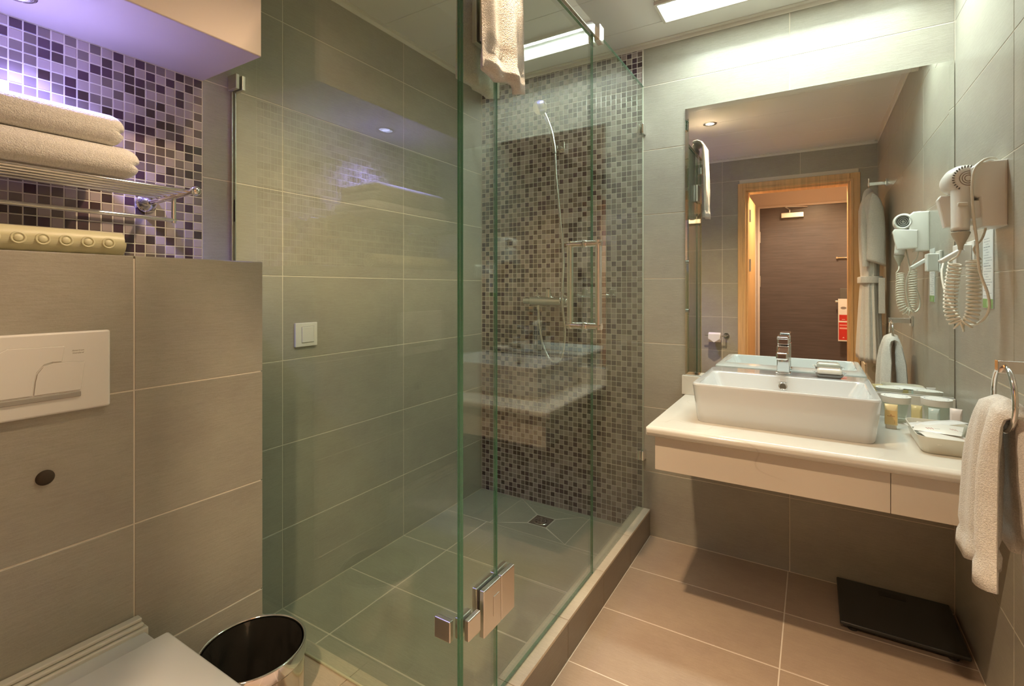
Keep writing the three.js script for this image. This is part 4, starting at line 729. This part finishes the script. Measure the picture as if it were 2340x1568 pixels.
{
  const t = thing('hand_towel', 'white hand towel hanging through the towel ring', 'towel', [0.343, 0.5, -1.425]), x = 0.343, zc = -1.44, yb = 0.878;
  const N = 40, M = 26, rings = [], L1 = 0.335, L2 = 0.30, r = 0.018;
  for (let j = 0; j <= M; j++) {
    const w = j / M * 2 - 1, ring = [], th = 0.022 * Math.sqrt(Math.max(0, 1 - w ** 8));
    const go = (s, side) => {
      const La = Math.PI * r, d = s * (L1 + La + L2); let px, py, nx, ny;
      if (d < L1) { px = -r; py = -(L1 - d); nx = -1; ny = 0; } else if (d < L1 + La) { const a = Math.PI - (d - L1) / r; px = r * Math.cos(a); py = r * Math.sin(a); nx = Math.cos(a); ny = Math.sin(a); } else { px = r; py = -(d - L1 - La); nx = 1; ny = 0; }
      const drop = clamp(-py / 0.34, 0, 1), half = lerp(0.075, 0.13, Math.pow(drop, 0.75)), lean = (px < 0 ? -1 : 1) * 0.020 * Math.sqrt(drop);
      const fold = (0.012 * Math.sin(w * 5.2 + 0.6) + 0.006 * Math.sin(w * 9.5 - 1.2)) * Math.min(1, drop * 2.5 + 0.25);
      const hem = Math.min(d, L1 + La + L2 - d), band = Math.abs(hem - 0.055) < 0.010 ? -0.004 : hem < 0.045 ? 0.002 : 0;
      const off = side * (th / 2 + band * (1 - w ** 8)), sag = 0.012 * Math.abs(w) * (1 - drop) + 0.02 * w * drop * (px < 0 ? 1 : -1);
      ring.push([x + px + lean + nx * off + fold * (px < 0 ? 1 : 0.9), yb + 0.020 + py + ny * off - sag * 0 - 0.018 * w * w * (1 - drop) + (hem < 1e-6 ? 0.008 * Math.sin(w * 6) : 0), zc + w * half]);
    };
    for (let i = 0; i <= N; i++) go(i / N, 1);
    for (let i = N; i >= 0; i--) go(i / N, -1);
    rings.push(ring);
  }
  part('cloth', boxUV(ruffle(loft(rings), 0.0016, 40), 12), terry, t);
}
// ------------------------------------------------------------------ things behind the camera, seen in the mirror
{
  const t = thing('robe_hook', 'flat chrome wall arm holding the bathrobe', 'hook', [XR, 1.87, -0.40]);
  part('wall_plate', rbox(XR - 0.008, XR - 0.0005, 1.85, 1.90, -0.425, -0.375, 0.002), chrome, t);
  part('arm', rbox(0.325, XR - 0.007, 1.862, 1.886, -0.407, -0.393, 0.002), chrome, t);
  part('peg', rod([0.331, 1.86, -0.40], [0.331, 1.915, -0.40], 0.005, 10), chrome, t);
  const h = thing('clothes_hanger', 'wooden hanger carrying the bathrobe', 'hanger', [0.331, 1.8, -0.40]);
  part('hook', tube([[0.331, 1.80, -0.40], [0.331, 1.845, -0.40], [0.331, 1.865, -0.413], [0.331, 1.890, -0.412], [0.331, 1.897, -0.400], [0.331, 1.888, -0.388]], 0.0025, 30, 8), steel, h);
  part('shoulders', tube([[0.331, 1.735, -0.605], [0.331, 1.775, -0.51], [0.331, 1.80, -0.40], [0.331, 1.775, -0.29], [0.331, 1.735, -0.195]], 0.011, 30, 10), woodMat, h);
}
{
  const t = thing('bathrobe', 'off-white bathrobe with tied belt hanging on the wall hook', 'bathrobe', [0.331, 0.65, -0.40]);
  const prof = [[1.815, 0.024, 0.045], [1.80, 0.034, 0.085], [1.775, 0.042, 0.15], [1.745, 0.052, 0.205], [1.70, 0.060, 0.222], [1.60, 0.062, 0.216], [1.50, 0.060, 0.210], [1.36, 0.055, 0.20], [1.24, 0.049, 0.185], [1.215, 0.046, 0.178], [1.16, 0.052, 0.185], [1.05, 0.058, 0.198], [0.90, 0.064, 0.21], [0.78, 0.068, 0.216], [0.70, 0.070, 0.22], [0.665, 0.068, 0.218]];
  const rings = prof.map(([y, rx, rz]) => { const r = []; for (let i = 0; i < 64; i++) { const a = i / 64 * Math.PI * 2, drop = clamp((1.75 - y) / 1.1, 0, 1), f = 1 + 0.07 * drop * Math.sin(a * 9 + 1) + 0.05 * drop * Math.sin(a * 15 + y * 4); r.push([0.334 + Math.cos(a) * rx * f, y, -0.40 + Math.sign(Math.sin(a)) * Math.pow(Math.abs(Math.sin(a)), 0.8) * rz * f]); } return r; });
  part('body', boxUV(ruffle(loft(flip(rings).reverse(), { cap0: true, cap1: true }), 0.003, 18), 12), waffle, t);
  const sl = [[1.755, 0.020], [1.70, 0.038], [1.6, 0.048], [1.5, 0.050], [1.4, 0.050], [1.335, 0.052], [1.32, 0.052]].map(([y, r], k) => { const o = []; for (let i = 0; i < 36; i++) { const a = i / 36 * Math.PI * 2; o.push([0.352 + Math.cos(a) * r, y - 0.02 * Math.cos(a), -0.63 + 0.004 * k + Math.sin(a) * r * 0.75]); } return o; });
  part('sleeve', boxUV(ruffle(loft(flip(sl).reverse(), { cap0: true, cap1: true }), 0.003, 20), 12), waffle, t);
  part('collar', boxUV(tube([[0.300, 1.30, -0.59], [0.290, 1.5, -0.59], [0.296, 1.68, -0.55], [0.312, 1.79, -0.47], [0.331, 1.825, -0.40], [0.348, 1.79, -0.33]], 0.022, 50, 10), 12), waffle, t);
  const belt = rrect(0.334, -0.40, 0.118, 0.385, 0.055, 0, 8);
  part('belt', boxUV(loft(flip([1.19, 1.193, 1.232, 1.235].map((y, k) => rrect(0.334, -0.40, k % 3 ? 0.122 : 0.116, k % 3 ? 0.39 : 0.384, 0.055, y, 8))), { cap0: true, cap1: true }), 12), waffle, t);
  part('belt_end', boxUV(ruffle(rbox(0.366, 0.402, 0.99, 1.225, -0.608, -0.598, 0.004, 3), 0.002, 25), 12), waffle, t);
}
{
  const t = thing('radiator', 'cream panel radiator below the bathrobe', 'radiator', [0.37, 0.3, -0.2]), cream = mat([0.70, 0.65, 0.52], 0.4);
  part('panel', rbox(0.325, 0.412, 0.12, 0.635, -0.30, 0.09, 0.008), cream, t);
  for (let i = 0; i < 6; i++) part('rib', rbox(0.319, 0.326, 0.15, 0.605, -0.27 + i * 0.06, -0.235 + i * 0.06, 0.003), cream, t);
  part('valve_knob', join([rod([0.378, 0.585, -0.30], [0.378, 0.585, -0.318], 0.022, 24), rod([0.378, 0.585, -0.318], [0.378, 0.585, -0.330], 0.012, 20)]), mat([0.55, 0.5, 0.38], 0.4), t);
  part('bracket', box(0.412, XR - 0.0005, 0.2, 0.5, -0.2, 0.0), cream, t);
}
{
  const t = thing('paper_holder', 'chrome holder for toilet paper beside the doorway', 'paper holder', [-0.735, 0.72, ZD]), y = 0.735, z = 0.062;
  part('arm', join([rod([-0.655, y, ZD - 0.001], [-0.655, y, z], 0.007, 12), rod([-0.648, y, z], [-0.825, y, z], 0.006, 12)]), chrome, t);
  part('wall_plate', rod([-0.655, y, ZD - 0.0005], [-0.655, y, ZD - 0.008], 0.024, 24), chrome, t);
  const p = thing('toilet_roll', 'white toilet paper roll with folded pointed end', 'toilet roll', [-0.74, y, z]), paper = mat([0.86, 0.84, 0.80], 0.9);
  part('roll', lathe([[0.020, -0.048], [0.042, -0.048], [0.042, 0.048], [0.020, 0.048], [0.020, -0.048]], 40).rotateZ(Math.PI / 2).translate(-0.742, y - 0.012, z), paper, p);
  const s = new THREE.Shape(); [[-0.047, 0.03], [0.047, 0.03], [0.047, -0.01], [0, -0.042], [-0.047, -0.01]].forEach((q, i) => i ? s.lineTo(...q) : s.moveTo(...q));
  part('folded_end', new THREE.ExtrudeGeometry(s, { depth: 0.0012, bevelEnabled: false }).translate(-0.742, y - 0.012, z - 0.0445), paper, p);
}
{
  const tx = canvasTex(128, 512, (c, w, h) => {
    c.fillStyle = '#e6e0d8'; c.fillRect(0, 0, w, h); c.fillStyle = '#8a7f78'; c.beginPath(); c.ellipse(64, 110, 36, 16, 0, 0, 7); c.fill(); c.fillStyle = '#c8372c'; c.fillRect(12, 192, 104, 74); c.fillStyle = '#e8b8ac'; c.fillRect(44, 246, 40, 6);
    c.fillStyle = '#cf352a'; c.fillRect(6, 284, 116, 214); c.fillStyle = '#e9a79c'; c.fillRect(20, 312, 92, 12); c.fillRect(20, 346, 92, 20); c.fillStyle = '#f0c8bc'; c.beginPath(); c.moveTo(64, 458); c.lineTo(78, 474); c.lineTo(50, 474); c.fill();
  });
  const t = thing('door_hanger', 'red and white paper hanger on the entrance door handle', 'door hanger', [0.27, 0.83, 1.35]);
  part('card', rbox(0.216, 0.306, 0.625, 1.050, 1.3385, 1.340, 0.0005, 1), mat([0.85, 0.82, 0.78], 0.5), t);
  part('print', new THREE.PlaneGeometry(0.088, 0.423).rotateY(Math.PI).translate(0.261, 0.8375, 1.3381), mat([0.95, 0.95, 0.95], 0.45, { map: tx }), t);
}

scene.traverse(o => { if (o.isMesh) { o.castShadow = true; o.receiveShadow = true; } });
renderer.render(scene, camera);
